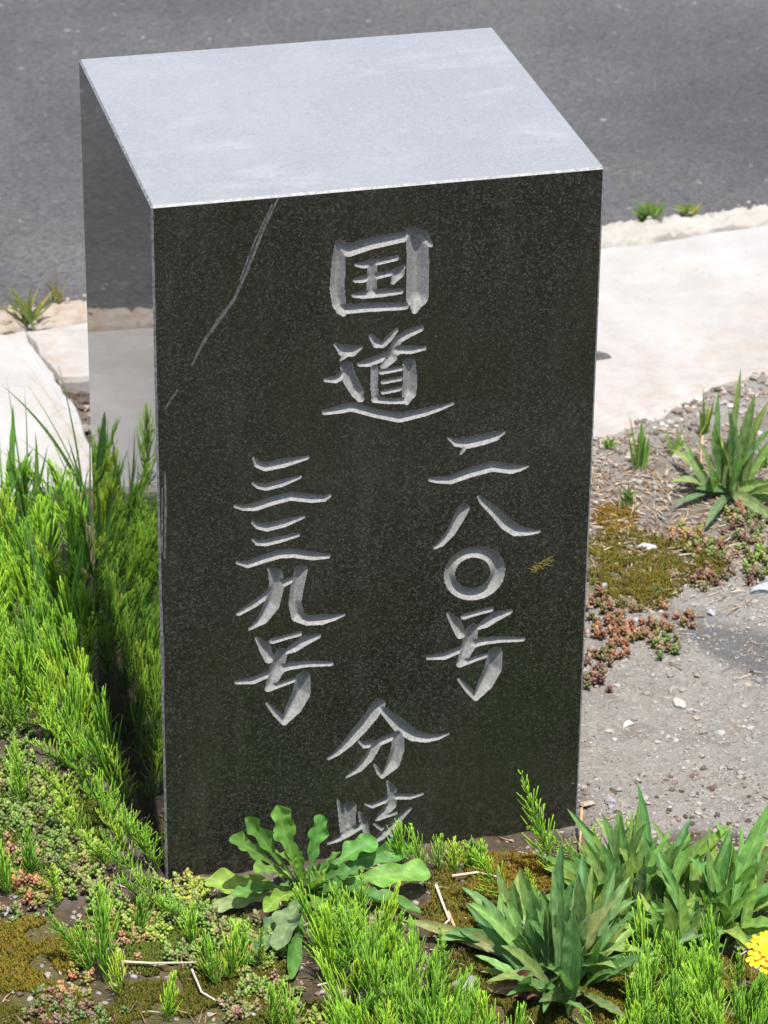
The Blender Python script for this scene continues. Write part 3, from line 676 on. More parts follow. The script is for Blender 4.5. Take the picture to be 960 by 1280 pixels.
# ---------------------------------------------------------------- leaves
UPH = Vector((-0.10, -0.45, 0.88))
def leaf_mesh(base, tip, width, kind='lance', bulge=0.2, seed=0, colr=(0.07, 0.16, 0.025), roll=0.0, side=0.0, fold=0.25, wave=0.08):
    rs = random.Random(seed); b = Vector(base); t = Vector(tip); L = (t-b).length
    c = (b+t)/2+Vector((0, 0, 1))*L*bulge+Vector(rt).cross(Vector((0, 0, 1)))*0+Vector(rt)*L*side
    nu = 16 if kind == 'blade' else 34; nv = 4 if kind == 'blade' else 10; vs = []; cs = []; fs = []; ph = rs.uniform(0, 6.28); ph2 = rs.uniform(0, 6.28); lob = rs.uniform(3.2, 4.6)
    for i in range(nu+1):
        u = math.sin(i/nu*math.pi/2)**0.9 if kind != 'blade' else i/nu; p = b*(1-u)**2+c*2*u*(1-u)+t*u*u; T = ((c-b)*(1-u)+(t-c)*u).normalized()
        S = T.cross(UPH)
        if S.length < 1e-3: S = Vector((1, 0, 0))
        S.normalize(); S = Matrix.Rotation(roll+0.25*math.sin(ph+2.2*u), 3, T) @ S; N = S.cross(T).normalized()
        if kind == 'lance': wv = max(0.16*(1-u)**0.5, math.sin(math.pi*min(1, u*0.93+0.07)**1.12)**0.85)*(1-0.10*math.sin(u*9+ph)**2)
        elif kind == 'spoon':
            wv = 0.20+0.80*float(sstep(0.25, 0.72, u)); wv *= (1-max(0, (u-0.80)/0.20)**2.2)**0.5
            wv *= 1+0.46*math.sin(lob*6.28*u**0.9+ph)*(1-0.6*u)+0.06*math.sin(31*u+ph2)
        elif kind == 'blade': wv = (1-u**2.2)*(0.55+0.45*min(1, u*4))
        hw = width/2*max(wv, 0.0)
        for j in range(nv+1):
            v = -1+2*j/nv; asym = 1+0.16*math.sin(ph2+13*u)*(1 if v > 0 else -1) if kind == 'spoon' else 1
            off = fold*1.25*abs(v)**1.7*hw+wave*hw*math.sin(lob*6.28*u*1.3+ph2+(1.8 if v > 0 else 0))*v*v*(2 if kind == 'spoon' else 1.2)
            vein = 0.16*hw*math.cos(u*40-abs(v)*5+ph)*abs(v)*(1-abs(v)) if kind != 'blade' else 0
            vs.append(p+S*(v*hw*asym)+N*(off+vein))
            k = 0.95+(0.34*max(0.0, math.cos(u*40-abs(v)*5+ph))**5 if kind != 'blade' else 0)
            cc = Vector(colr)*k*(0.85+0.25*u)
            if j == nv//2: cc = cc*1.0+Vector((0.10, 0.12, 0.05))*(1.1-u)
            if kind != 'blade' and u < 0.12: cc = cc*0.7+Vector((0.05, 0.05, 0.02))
            cs.append(tuple(cc))
    for i in range(nu):
        for j in range(nv): a = i*(nv+1)+j; fs.append((a, a+1, a+nv+2, a+nv+1))
    # midrib ridge on the underside gives the blade some body
    mb = MB(); mb.add(vs, fs, cs)
    return mb.mesh('leaf', M_leaf)
PXM = 0.00053
def plant(name, cpx, cpy, leaves, label, cat, kind, colr, group=None, z0=0.003, spread=4, seed=1, fill=0, flen=(0.03, 0.05), fel=(40, 84)):
    q = g(cpx, cpy); root = link(name, None); zz = surf(q[0], q[1]); root.location = (q[0], q[1], zz)
    tag(root, label, cat, group); rs = random.Random(seed); leaves = list(leaves)
    for k in range(fill):
        an = rs.uniform(0, 6.28); el = R(rs.uniform(*fel) if k % 3 else rs.uniform(8, 32)); L = rs.uniform(*flen); bx, by = cpx+rs.uniform(-spread, spread)*2.2, cpy+rs.uniform(-spread, spread)*1.3
        b0 = g(bx, by); tip = b0+np.array([math.cos(an)*math.cos(el), math.sin(an)*math.cos(el), math.sin(el)])*L
        pxy = project(tip); leaves.append((pxy[0], pxy[1], 'y', tip[1]-b0[1], rs.uniform(17, 30), dict(b=(bx, by), bu=rs.uniform(0.02, 0.22))))
    for i, lf in enumerate(leaves):
        tx, ty, mode, val, wpx = lf[:5]; opt = lf[5] if len(lf) > 5 else {}
        bpx, bpy_ = opt.get('b', (cpx+rs.uniform(-spread, spread), cpy+rs.uniform(-spread, spread)*0.6))
        bp = g(bpx, bpy_); bp = np.array([bp[0], bp[1], surf(bp[0], bp[1])])
        tp = g(tx, ty, val) if mode == 'z' else atY(tx, ty, bp[1]+val)
        tp[2] = max(tp[2], float(gh(tp[0], tp[1]))+0.004)
        if -0.004 < tp[0] < W+0.004 and tp[1] > -0.006 and tp[1] < D: tp[1] = -0.006
        c = Vector(colr)*rs.uniform(0.8, 1.2); c[0] *= rs.uniform(0.8, 1.25)
        if 'c' in opt: c = Vector(opt['c'])
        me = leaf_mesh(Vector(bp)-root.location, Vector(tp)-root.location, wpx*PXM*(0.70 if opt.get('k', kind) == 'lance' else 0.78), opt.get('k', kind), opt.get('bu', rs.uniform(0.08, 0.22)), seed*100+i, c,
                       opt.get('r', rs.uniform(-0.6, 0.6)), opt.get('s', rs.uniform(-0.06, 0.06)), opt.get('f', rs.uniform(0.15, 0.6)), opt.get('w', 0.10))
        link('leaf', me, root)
    return root
G1 = (0.12, 0.25, 0.048); G2 = (0.14, 0.245, 0.082); G3 = (0.135, 0.265, 0.04); GG = (0.145, 0.215, 0.10)
plant('lobed_rosette', 381, 1122, [
  (256, 1106, 'z', 0.016, 36, dict(bu=0.12)), (266, 1134, 'z', 0.010, 28, dict(bu=0.10, c=GG)), (286, 1050, 'y', -0.012, 26, dict(bu=0.25, s=-0.12)), (306, 1022, 'y', -0.004, 28, dict(bu=0.15, s=-0.10)),
  (346, 1006, 'y', 0.003, 36, dict(bu=0.10, s=-0.03)), (402, 1018, 'y', 0.002, 28, dict(bu=0.10, s=0.02)), (426, 1066, 'y', -0.006, 20, dict(bu=0.2)), (472, 1052, 'y', 0.008, 34, dict(bu=0.28)),
  (520, 1062, 'y', 0.012, 34, dict(bu=0.2)), (538, 1094, 'z', 0.018, 42, dict(bu=0.14)), (526, 1142, 'z', 0.008, 34, dict(bu=0.12)), (430, 1182, 'z', 0.008, 32, dict(bu=0.18)), (362, 1224, 'z', 0.006, 26, dict(bu=0.12)),
  (346, 1188, 'z', 0.014, 40, dict(bu=0.2, c=GG)), (322, 1196, 'z', 0.006, 28, dict(bu=0.15, c=GG)), (318, 1090, 'y', -0.02, 26, dict(bu=0.3)), (345, 1066, 'y', -0.012, 24, dict(bu=0.25)), (448, 1092, 'y', -0.012, 26, dict(bu=0.3)),
  (470, 1128, 'z', 0.012, 30, dict(bu=0.25)), (292, 1120, 'z', 0.02, 26, dict(bu=0.2)), (410, 1150, 'z', 0.015, 24, dict(bu=0.25)), (372, 1064, 'y', -0.006, 18, dict(bu=0.1, c=G3)), (330, 1140, 'z', 0.016, 26, dict(bu=0.25))],
  'low rosette of wavy lobed leaves at the foot of the carved face', 'plant', 'spoon', G1, seed=3, fill=14, flen=(0.018, 0.034), fel=(10, 60))
plant('lance_leaf_plant', 697, 1228, [
  (503, 1150, 'z', 0.012, 28, dict(bu=0.10, f=0.3, c=GG)), (577, 1109, 'z', 0.022, 22, dict(bu=0.12, b=(650, 1175))), (606, 1144, 'z', 0.020, 34, dict(bu=0.22)), (650, 1084, 'y', 0.006, 30, dict(bu=0.15, s=-0.10)),
  (702, 1052, 'y', 0.02, 30, dict(bu=0.08)), (768, 1126, 'y', -0.005, 44, dict(bu=0.10, c=GG)), (804, 1190, 'z', 0.045, 38, dict(bu=0.2)), (716, 1134, 'y', -0.012, 40, dict(bu=0.05, b=(712, 1270))), (812, 1232, 'z', 0.02, 28, dict(bu=0.3)),
  (645, 1172, 'z', 0.035, 26, dict(bu=0.25)), (612, 1182, 'z', 0.014, 30, dict(bu=0.15, c=GG)), (668, 1110, 'y', 0.01, 28, dict(bu=0.1)), (682, 1130, 'y', 0.0, 26, dict(bu=0.1)), (735, 1150, 'y', -0.01, 30, dict(bu=0.12)),
  (640, 1225, 'z', 0.012, 28, dict(bu=0.15, c=GG)), (770, 1210, 'z', 0.03, 34, dict(bu=0.25)), (600, 1215, 'z', 0.008, 26, dict(bu=0.1, c=GG)), (690, 1085, 'y', 0.012, 24, dict(bu=0.1)), (660, 1150, 'y', -0.005, 24, dict(bu=0.2))],
  'large clump of upright grey green lance leaves beside the brown dead leaf', 'plant', 'lance', G2, seed=5, spread=19, fill=52, flen=(0.048, 0.082))
plant('lance_leaf_plant', 788, 1140, [
  (776, 1012, 'y', 0.01, 26, dict(bu=0.04)), (798, 1002, 'y', 0.015, 28, dict(bu=0.03)), (752, 1016, 'y', 0.012, 26, dict(bu=0.08)), (822, 1043, 'y', 0.0, 16, dict(bu=0.1)), (842, 1053, 'y', 0.0, 24, dict(bu=0.08, b=(824, 1140))),
  (890, 1042, 'y', -0.005, 30, dict(bu=0.10, b=(822, 1142))), (915, 1030, 'y', 0.005, 34, dict(bu=0.08, b=(826, 1142), c=G3)), (726, 1070, 'y', 0.0, 26, dict(bu=0.2)), (752, 1056, 'y', 0.0, 26, dict(bu=0.15)), (830, 1094, 'y', -0.01, 26, dict(bu=0.1)),
  (742, 1110, 'z', 0.03, 28, dict(bu=0.3)), (768, 1072, 'y', -0.01, 24, dict(bu=0.15)), (806, 1080, 'y', -0.01, 24, dict(bu=0.15, c=GG)), (860, 1085, 'y', -0.012, 28, dict(bu=0.15)), (735, 1040, 'y', 0.015, 20, dict(bu=0.1))],
  'clump of upright green lance leaves in front of the gravel', 'plant', 'lance', (0.14, 0.26, 0.07), seed=7, spread=17, fill=42, flen=(0.048, 0.084))
plant('lance_leaf_plant', 905, 1160, [
  (966, 998, 'y', 0.01, 36, dict(bu=0.06)), (916, 1045, 'y', 0.004, 22, dict(bu=0.06)), (942, 1080, 'y', -0.01, 42, dict(bu=0.10, c=G3)), (975, 1124, 'z', 0.025, 36, dict(bu=0.15, b=(895, 1152))), (876, 1112, 'y', -0.02, 40, dict(bu=0.12)),
  (984, 1160, 'z', 0.02, 34, dict(bu=0.15)), (850, 1130, 'y', -0.01, 30, dict(bu=0.2)), (930, 1190, 'z', 0.02, 28, dict(bu=0.2, c=GG)), (888, 1080, 'y', 0.0, 24, dict(bu=0.1)), (845, 1180, 'z', 0.02, 30, dict(bu=0.2, c=GG)), (960, 1060, 'y', 0.0, 26, dict(bu=0.1)), (1005, 1090, 'y', 0.0, 34, dict(bu=0.12))],
  'clump of lance leaves growing behind the yellow flower', 'plant', 'lance', (0.14, 0.265, 0.068), seed=9, spread=18, fill=42, flen=(0.048, 0.086))
plant('lance_leaf_plant', 908, 618, [
  (898, 488, 'y', 0.01, 20, dict(bu=0.02)), (926, 460, 'y', 0.012, 18, dict(bu=0.02, s=0.03)), (914, 512, 'y', -0.01, 22, dict(bu=0.03)), (944, 492, 'y', 0.0, 28, dict(bu=0.04)), (962, 500, 'y', 0.005, 24, dict(bu=0.06)), (892, 530, 'y', 0.0, 18, dict(bu=0.04)),
  (838, 603, 'z', 0.012, 34, dict(bu=0.2, c=GG)), (840, 632, 'z', 0.008, 18, dict(bu=0.1, c=GG)), (878, 588, 'y', -0.02, 22, dict(bu=0.2)), (882, 660, 'z', 0.005, 26, dict(bu=0.2, c=GG)), (968, 650, 'z', 0.008, 30, dict(bu=0.15, c=GG)), (975, 608, 'z', 0.02, 30, dict(bu=0.12)),
  (934, 540, 'y', -0.012, 22, dict(bu=0.05)), (955, 545, 'y', -0.01, 22, dict(bu=0.08)), (980, 520, 'y', 0.0, 24, dict(bu=0.08)), (905, 560, 'y', -0.012, 16, dict(bu=0.05))],
  'upright lance leaved weed at the crumbled edge of the concrete', 'plant', 'lance', (0.145, 0.245, 0.085), seed=13, spread=9, fill=22, flen=(0.04, 0.078), fel=(50, 86))
plant('lance_leaf_plant', 650, 1190, [(590, 1128, 'z', 0.02, 26, dict(c=GG)), (640, 1100, 'y', 0.0, 24)], 'grey green lance leaves between the bent pale twig and the brown dead leaf', 'plant', 'lance', G2, seed=61, spread=10, fill=22, flen=(0.03, 0.058), fel=(30, 80))
plant('lance_leaf_plant', 745, 1165, [(730, 1085, 'y', 0.0, 26), (760, 1090, 'y', 0, 24)], 'lance leaves filling the gap between the two larger clumps', 'plant', 'lance', (0.12, 0.23, 0.06), seed=62, spread=12, fill=24, flen=(0.035, 0.065), fel=(40, 84))
plant('lance_leaf_plant', 850, 1195, [(830, 1120, 'y', 0.0, 26), (880, 1130, 'y', 0, 24)], 'lance leaves beside the horsetails left of the yellow flower', 'plant', 'lance', (0.115, 0.23, 0.055), seed=63, spread=12, fill=24, flen=(0.03, 0.06), fel=(30, 80))
# broad leaf standing at the left edge of the horsetails
plant('broad_leaf_plant', -6, 668, [(16, 506, 'y', 0.0, 24, dict(bu=0.02, s=0.10)), (-30, 530, 'y', 0, 24), (22, 600, 'y', -0.02, 20), (-40, 600, 'y', -0.02, 26), (42, 560, 'y', 0.0, 18)],
  'tall broad leaf rising from the horsetails by the left slab', 'plant', 'lance', G1, seed=15)
plant('broad_leaf_plant', 92, 748, [(120, 742, 'z', 0.012, 22, dict(bu=0.2, c=GG)), (70, 740, 'z', 0.02, 26, dict(bu=0.2, c=GG)), (110, 715, 'y', 0, 20), (62, 712, 'y', 0, 20), (98, 760, 'z', 0.01, 22, dict(c=GG))],
  'small pale green weed at the left face of the marker', 'plant', 'lance', G2, seed=16)

# grass tufts: blades as parts
def grass(cpx, cpy, blades, label, colr=(0.09, 0.19, 0.035), seed=1):
    return plant('grass_tuft', cpx, cpy, [(tx, ty, 'y', dy, wd, dict(k='blade', bu=bu, s=s, f=0.35, w=0.02, b=(cpx+random.Random(seed+i).uniform(-7, 7), cpy+random.Random(seed+i+50).uniform(-4, 4)))) for i, (tx, ty, dy, wd, bu, s) in enumerate(blades)],
                 label, 'grass', 'blade', colr, seed=seed)
grass(112, 655, [(70, 446, 0.0, 5, 0.02, 0.04), (-2, 478, 0.0, 8, 0.10, 0.10), (32, 478, 0.0, 4, 0.05, 0.06), (52, 520, 0.0, 4, 0.02, -0.02), (110, 520, 0.01, 5, 0.05, 0.04), (20, 545, -0.01, 8, 0.15, 0.0), (84, 545, -0.01, 9, 0.05, 0.0), (-8, 560, 0.0, 5, 0.15, 0.0)],
      'tuft of long thin grass blades arching over the left slab', seed=21)
grass(36, 672, [(44, 538, 0, 16, 0.02, 0.05), (60, 556, -0.005, 10, 0.03, 0.02), (8, 556, 0, 9, 0.05, -0.02), (-12, 592, -0.01, 8, 0.1, 0.0), (90, 588, 0, 7, 0.1, 0), (30, 482, 0.0, 4, 0.03, 0.04), (8, 470, 0.0, 4, 0.03, 0.0)],
      'tuft of broad grass blades among the horsetails beside the left slab', seed=27)
rg = random.Random(77)
for k, (cx, cy) in enumerate([(20, 720), (70, 700), (-10, 760), (50, 770), (95, 690), (10, 660), (-25, 700), (80, 800), (30, 830)]):
    grass(cx, cy, [(cx+rg.uniform(-45, 35), cy-rg.uniform(60, 150), rg.uniform(-0.01, 0.01), rg.uniform(4, 9), rg.uniform(0.0, 0.15), rg.uniform(-0.08, 0.08)) for _ in range(6)], 'loose grass tuft growing up through the horsetail thicket', (0.10, 0.21, 0.04), 200+k)['group'] = 'grass tufts in the horsetail thicket'
for (cx, cy, n, hh, sp, lab, colr, sd_) in [
   (38, 410, 24, 62, 42, 'pale dry green weed tuft growing on the kerb by the left slab', (0.17, 0.20, 0.05), 31),
   (72, 385, 14, 46, 20, 'small seeding weed beside the kerb tuft at the road edge', (0.16, 0.15, 0.05), 32),
   (812, 276, 60, 30, 26, 'bright green weed tuft at the road edge on the kerb', (0.11, 0.20, 0.03), 33),
   (858, 271, 36, 22, 22, 'low yellowish weed tuft beside the bright roadside tuft', (0.15, 0.20, 0.035), 34),
   (800, 585, 20, 72, 18, 'small fresh grass tuft in front of the concrete edge', (0.15, 0.25, 0.05), 35),
   (763, 568, 16, 24, 14, 'tiny bright green seedling at the concrete edge by the marker', (0.10, 0.22, 0.04), 36),
   (842, 572, 10, 56, 24, 'sparse pale grass sprouts between the grass tuft and lance leaved weed', (0.16, 0.24, 0.05), 37),
   (880, 545, 12, 62, 14, 'yellow green grass sprouts left of the upright lance leaves', (0.17, 0.25, 0.045), 38),
   (786, 634, 14, 34, 14, 'small green grass sprout above the moss cushion', (0.11, 0.20, 0.04), 39),
   (822, 745, 6, 14, 8, 'tiny dark green sprout at the lower edge of the moss cushion', (0.06, 0.13, 0.04), 40),
   (955, 585, 8, 34, 14, 'bright green grass sprout right of the upright lance leaves', (0.09, 0.22, 0.03), 41),
   (840, 815, 9, 16, 16, 'low yellowish sprout on the bare gravel near the brownish red stonecrop', (0.20, 0.21, 0.06), 42),
   (180, 368, 18, 24, 40, 'weed tuft on the road edge behind the marker', (0.14, 0.18, 0.045), 43)]:
    rr_ = random.Random(sd_)
    grass(cx, cy, [(cx+rr_.uniform(-sp, sp), cy-hh*rr_.uniform(0.4, 1.0), rr_.uniform(-0.006, 0.006), rr_.uniform(4, 8.5), rr_.uniform(0.0, 0.12), rr_.uniform(-0.06, 0.06)) for _ in range(n)], lab, colr, sd_)

# dead brown leaf
q = g(655, 1244); dl = leaf_mesh((-0.020, 0.004, 0.006), (0.022, -0.002, 0.006), 0.020, 'lance', 0.12, 77, (0.11, 0.045, 0.025), 0.4, 0.05, 0.5, 0.25)
dl.materials[0] = M_dry; o = link('dead_leaf', dl); o.location = (q[0], q[1], float(gh(q[0], q[1])))
tag(o, 'curled reddish brown dead leaf under the lance leaves', 'dead leaf')

# ---------------------------------------------------------------- yellow flower
def flower(px, py):
    base = g(px+4, py+78); root = link('yellow_flower', None); root.location = (base[0], base[1], float(gh(base[0], base[1])))
    tag(root, 'yellow dandelion like flower head beside the lance leaves', 'flower')
    hd = atY(px, py, base[1]); hv = Vector(hd)-root.location
    mb = MB(); tube(mb, [(0, 0, -0.003), hv*0.5+Vector((0.003, 0, 0)), hv-Vector((0, 0, 0.002))], [0.0012, 0.0011, 0.0014], 7, (0.12, 0.19, 0.05)); link('stem', mb.mesh('stem', M_leaf), root)
    nrm = Vector((-0.12, -0.55, 0.82)).normalized(); a1 = nrm.orthogonal().normalized(); a2 = nrm.cross(a1)
    for lay, (cnt, ln, lift) in enumerate(((22, 0.0150, 0.05), (16, 0.0110, 0.25), (12, 0.007, 0.6))):
        for k in range(cnt):
            an = 6.283*(k+0.5*lay)/cnt+random.uniform(-0.08, 0.08); d = (a1*math.cos(an)+a2*math.sin(an)); s = nrm.cross(d); L = ln*random.uniform(0.9, 1.08); wd = 0.0014
            mb = MB(); vs = []; cs = []
            for i in range(6):
                u = i/5; p = hv+d*(0.001+L*u)+nrm*(lift*L*math.sin(u*1.6)*0.8+0.0008*lay-0.0016*u*u*(2-lay)); hw = wd*(0.55+0.6*math.sin(u*2.4))
                for v in (-1, 0, 1): vs.append(p+s*v*hw+nrm*(0.0003*abs(v))-(d*0.0006 if (i == 5 and v != 0) else d*0)); cs.append((0.80, 0.60-0.06*lay, 0.015))
            fs = [(i*3+j, i*3+j+1, i*3+j+4, i*3+j+3) for i in range(5) for j in range(2)]
            mb.add(vs, fs, cs); link('petal', mb.mesh('petal', M_petal), root)
    mb = MB()
    for k in range(14):
        an = 6.283*k/14; d = a1*math.cos(an)+a2*math.sin(an); tube(mb, [hv-nrm*0.004+d*0.001, hv-nrm*0.001+d*0.0038, hv+nrm*0.0+d*0.006], [0.0009, 0.0012, 0.0003], 4, (0.06, 0.12, 0.03))
    link('calyx', mb.mesh('calyx', M_leaf), root)
flower(963, 1190)

# ---------------------------------------------------------------- stonecrop
SED_COL = dict(green=[(0.12, 0.215, 0.035), (0.16, 0.25, 0.05), (0.15, 0.21, 0.05), (0.16, 0.16, 0.06)], red=[(0.10, 0.050, 0.036), (0.14, 0.082, 0.055), (0.12, 0.09, 0.05), (0.18, 0.13, 0.095), (0.09, 0.095, 0.04)],
               mix=[(0.12, 0.16, 0.045), (0.16, 0.165, 0.06), (0.18, 0.10, 0.065), (0.20, 0.14, 0.09), (0.10, 0.15, 0.04)])
OCT_V = [(1, 0, 0), (-1, 0, 0), (0, 1, 0), (0, -1, 0), (0, 0, 1), (0, 0, -1)]
BV, BF = ico(1)
def sprig(mb, x, y, z, h, pal, rs):
    lean = Vector((rs.normal(0, 0.35), rs.normal(0, 0.35)-0.1, 1)).normalized(); n = int(5+h*900); c0 = np.array(pal[rs.integers(len(pal))])
    tube(mb, [(x, y, z-0.002), tuple(Vector((x, y, z))+lean*h)], [0.0006, 0.0005], 3, tuple(c0*0.7), False)
    a1 = lean.orthogonal().normalized(); a2 = lean.cross(a1)
    for i in range(n):
        u = 0.15+0.85*i/(n-1); an = i*2.4+rs.uniform(-0.3, 0.3); out = 0.0024*(1.25-0.75*u); d = a1*math.cos(an)+a2*math.sin(an)
        ax = (d*(1.15-0.85*u)+lean*(0.35+0.9*u)).normalized(); p = Vector((x, y, z))+lean*h*u+ax*out
        b1 = ax.orthogonal().normalized(); b2 = ax.cross(b1); ll, ww = 0.0024*rs.uniform(0.8, 1.15), 0.00125*rs.uniform(0.85, 1.2)
        c = c0*rs.uniform(0.8, 1.25)*(0.8+0.4*u); vs = [p+ax*(v[2]*ll)+b1*(v[0]*ww)+b2*(v[1]*ww) for v in BV]
        tipc = np.clip(c*np.array([1.25, 0.95, 0.9]), 0, 1)
        mb.add(vs, BF, [tuple(tipc) if v[2] > 0.5 else tuple(c) for v in BV])
def stonecrop(cx, cy, rx_, ry_, n, pal, label, group, hm=0.0085):
    n = int(n*1.35) if pal == 'green' else n
    mb = MB(); rs = np.random.default_rng(int(cx*13+cy)+5); q0 = g(cx, cy); base = Vector((q0[0], q0[1], float(gh(q0[0], q0[1])))); k = 0
    while k < n:
        u, v = rs.normal(0, 0.5, 2)
        if u*u+v*v > 1: continue
        q = g(cx+u*rx_*1.15, cy+v*ry_*1.15); k += 1
        if -0.006 < q[0] < W+0.006 and -0.006 < q[1] < D+0.006: continue
        sprig(mb, q[0]-base.x, q[1]-base.y, float(gh(q[0], q[1]))-base.z, hm*(1.25 if pal == 'green' else 1.0)*rs.uniform(0.45, 1.15), SED_COL[pal], rs)
    if not mb.v: return
    o = link('stonecrop_clump', mb.mesh('stonecrop_clump', M_sedum)); o.location = base; tag(o, label, 'stonecrop', group)
L1 = ('green stonecrop clump among the horsetails beside the marker left face', 'stonecrop beside the left face')
L2 = ('pink tipped stonecrop clump on the front moss', 'stonecrop on the front moss')
L3 = ('brownish red stonecrop clump on the gravel at the right edge of the marker', 'stonecrop right of the marker')
L4 = ('mixed green and pink stonecrop clump between moss cushion and lance leaved weed', 'stonecrop by the moss cushion')
L5 = ('bright green stonecrop clump hugging the front left foot of the marker', 'stonecrop at the marker foot')
for a in [(20, 985, 40, 30, 26, 'green', *L1), (35, 1030, 45, 30, 28, 'green', *L1), (75, 1010, 35, 30, 22, 'green', *L1), (20, 1075, 40, 26, 26, 'mix', *L1), (75, 1065, 34, 28, 24, 'green', *L1), (15, 930, 30, 30, 18, 'green', *L1), (100, 1100, 30, 26, 20, 'green', *L1), (45, 1110, 36, 22, 22, 'mix', *L1),
          (70, 1255, 34, 24, 24, 'mix', *L2), (95, 1232, 26, 20, 16, 'mix', *L2), (165, 1178, 26, 20, 12, 'mix', *L2), (60, 1278, 30, 14, 12, 'red', *L2), (350, 1250, 36, 26, 24, 'mix', *L2), (300, 1268, 34, 20, 16, 'mix', *L2), (390, 1285, 36, 22, 18, 'green', *L2), (30, 1145, 34, 18, 12, 'mix', *L2), (130, 1160, 26, 22, 12, 'mix', *L2),
          (760, 800, 34, 26, 40, 'red', *L3), (745, 840, 22, 26, 26, 'red', *L3), (800, 790, 36, 20, 30, 'red', *L3), (830, 812, 22, 14, 14, 'mix', *L3), (770, 770, 34, 14, 22, 'red', *L3), (845, 775, 26, 14, 10, 'red', *L3),
          (935, 670, 34, 26, 34, 'mix', *L4), (890, 690, 30, 22, 24, 'mix', *L4), (850, 665, 26, 16, 16, 'mix', *L4), (945, 700, 26, 18, 16, 'green', *L4), (870, 722, 26, 16, 14, 'red', *L4), (925, 645, 26, 14, 14, 'mix', *L4), (920, 722, 30, 16, 10, 'red', *L4),
          (240, 1112, 26, 22, 22, 'green', *L5), (215, 1120, 24, 22, 18, 'green', *L5), (255, 1150, 34, 22, 26, 'green', *L5), (290, 1165, 34, 20, 22, 'green', *L5), (232, 1145, 24, 20, 16, 'green', *L5), (300, 1200, 30, 24, 18, 'mix', *L5), (470, 1140, 30, 20, 10, 'mix', *L5), (190, 1160, 34, 24, 26, 'green', *L5), (330, 1195, 30, 20, 18, 'green', *L5), (60, 975, 34, 26, 22, 'green', *L1), (110, 1060, 30, 24, 20, 'green', *L1), (140, 1130, 30, 20, 20, 'green', *L1), (20, 1010, 34, 22, 22, 'green', *L1), (230, 1195, 36, 20, 20, 'green', *L2), (320, 1240, 30, 20, 16, 'green', *L2), (120, 1275, 40, 14, 16, 'mix', *L2)]:
    stonecrop(*a)

# ---------------------------------------------------------------- horsetails
def horsetail_meshes(seed, h, style):
    rs = random.Random(seed); st = MB(); br = MB(); bend = Vector((rs.uniform(-0.1, 0.1), rs.uniform(-0.1, 0.1), 0))
    ln = -rs.uniform(0.45, 1.1) if style == 'lean' else 0.0
    axis_ = lambda u: Vector((bend.x*h*u*u+ln*h*u*(0.75+0.25*u), bend.y*h*u*u, h*u))
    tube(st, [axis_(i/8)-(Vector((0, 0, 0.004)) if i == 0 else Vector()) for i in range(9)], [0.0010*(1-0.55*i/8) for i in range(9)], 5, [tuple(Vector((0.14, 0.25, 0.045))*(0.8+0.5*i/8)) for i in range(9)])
    nn = int(h/0.0052)
    for k in range(nn):
        u = 0.10+0.88*k/(nn-1); p = axis_(u); m = 8 if u < 0.8 else 6
        if style == 'bush': L = 0.030*(1-u)**0.65*min(1, 0.6+u*2)+0.0035; el = 60+18*u
        elif style == 'lean': L = 0.020*(1-u)**0.6*min(1, 0.45+u*2.2)+0.003; el = 48+rs.uniform(-6, 10)
        else: L = 0.019*(1-u)**0.75*min(1, 0.45+u*2.2)+0.0025; el = 40+22*u
        o = rs.uniform(0, 6.28)
        for j in range(m):
            if rs.random() < 0.16: continue
            an = o+6.283*j/m+rs.uniform(-0.15, 0.15); e = R(el+rs.uniform(-14, 14)); l2 = L*rs.uniform(0.55, 1.2)
            d = Vector((math.cos(an)*math.cos(e), math.sin(an)*math.cos(e), math.sin(e))); e2 = e+R(16); d2 = Vector((math.cos(an)*math.cos(e2), math.sin(an)*math.cos(e2), math.sin(e2)))
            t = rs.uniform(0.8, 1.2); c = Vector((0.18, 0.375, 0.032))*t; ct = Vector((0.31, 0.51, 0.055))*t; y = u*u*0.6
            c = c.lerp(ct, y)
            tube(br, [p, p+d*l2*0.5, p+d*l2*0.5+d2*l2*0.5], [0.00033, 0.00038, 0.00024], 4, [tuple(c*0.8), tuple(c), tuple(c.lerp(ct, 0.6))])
    return st.mesh('stem', M_horse), br.mesh('branches', M_horse)
VAR = {'bush': [], 'frond': [], 'lean': []}
for i in range(8):
    for s_ in ('bush', 'frond', 'lean'): VAR[s_].append((horsetail_meshes(i*7+(1 if s_ == 'bush' else 50), 0.045 if s_ == 'lean' else 0.06, s_)))
def horsetail(x, y, h, style, lean, label, group, rs):
    st, br = rs.choice(VAR[style]); e = link('horsetail', None); tag(e, label, 'horsetail', group)
    e.location = (x, y, float(gh(x, y))-0.001); s = h/0.06
    v = Vector((lean[0], lean[1], 1)).normalized(); e.rotation_mode = 'QUATERNION'; e.rotation_quaternion = v.to_track_quat('Z', 'Y') @ Matrix.Rotation(rs.uniform(0, 6.28), 3, 'Z').to_quaternion()
    sx = max(0.75, min(1.2, s**0.5)); e.scale = (sx, sx, s)
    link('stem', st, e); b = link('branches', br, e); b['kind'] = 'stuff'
def inpoly(x, y, poly):
    c = False; n = len(poly)
    for i in range(n):
        x1, y1 = poly[i]; x2, y2 = poly[(i+1) % n]
        if (y1 > y) != (y2 > y) and x < (x2-x1)*(y-y1)/(y2-y1)+x1: c = not c
    return c
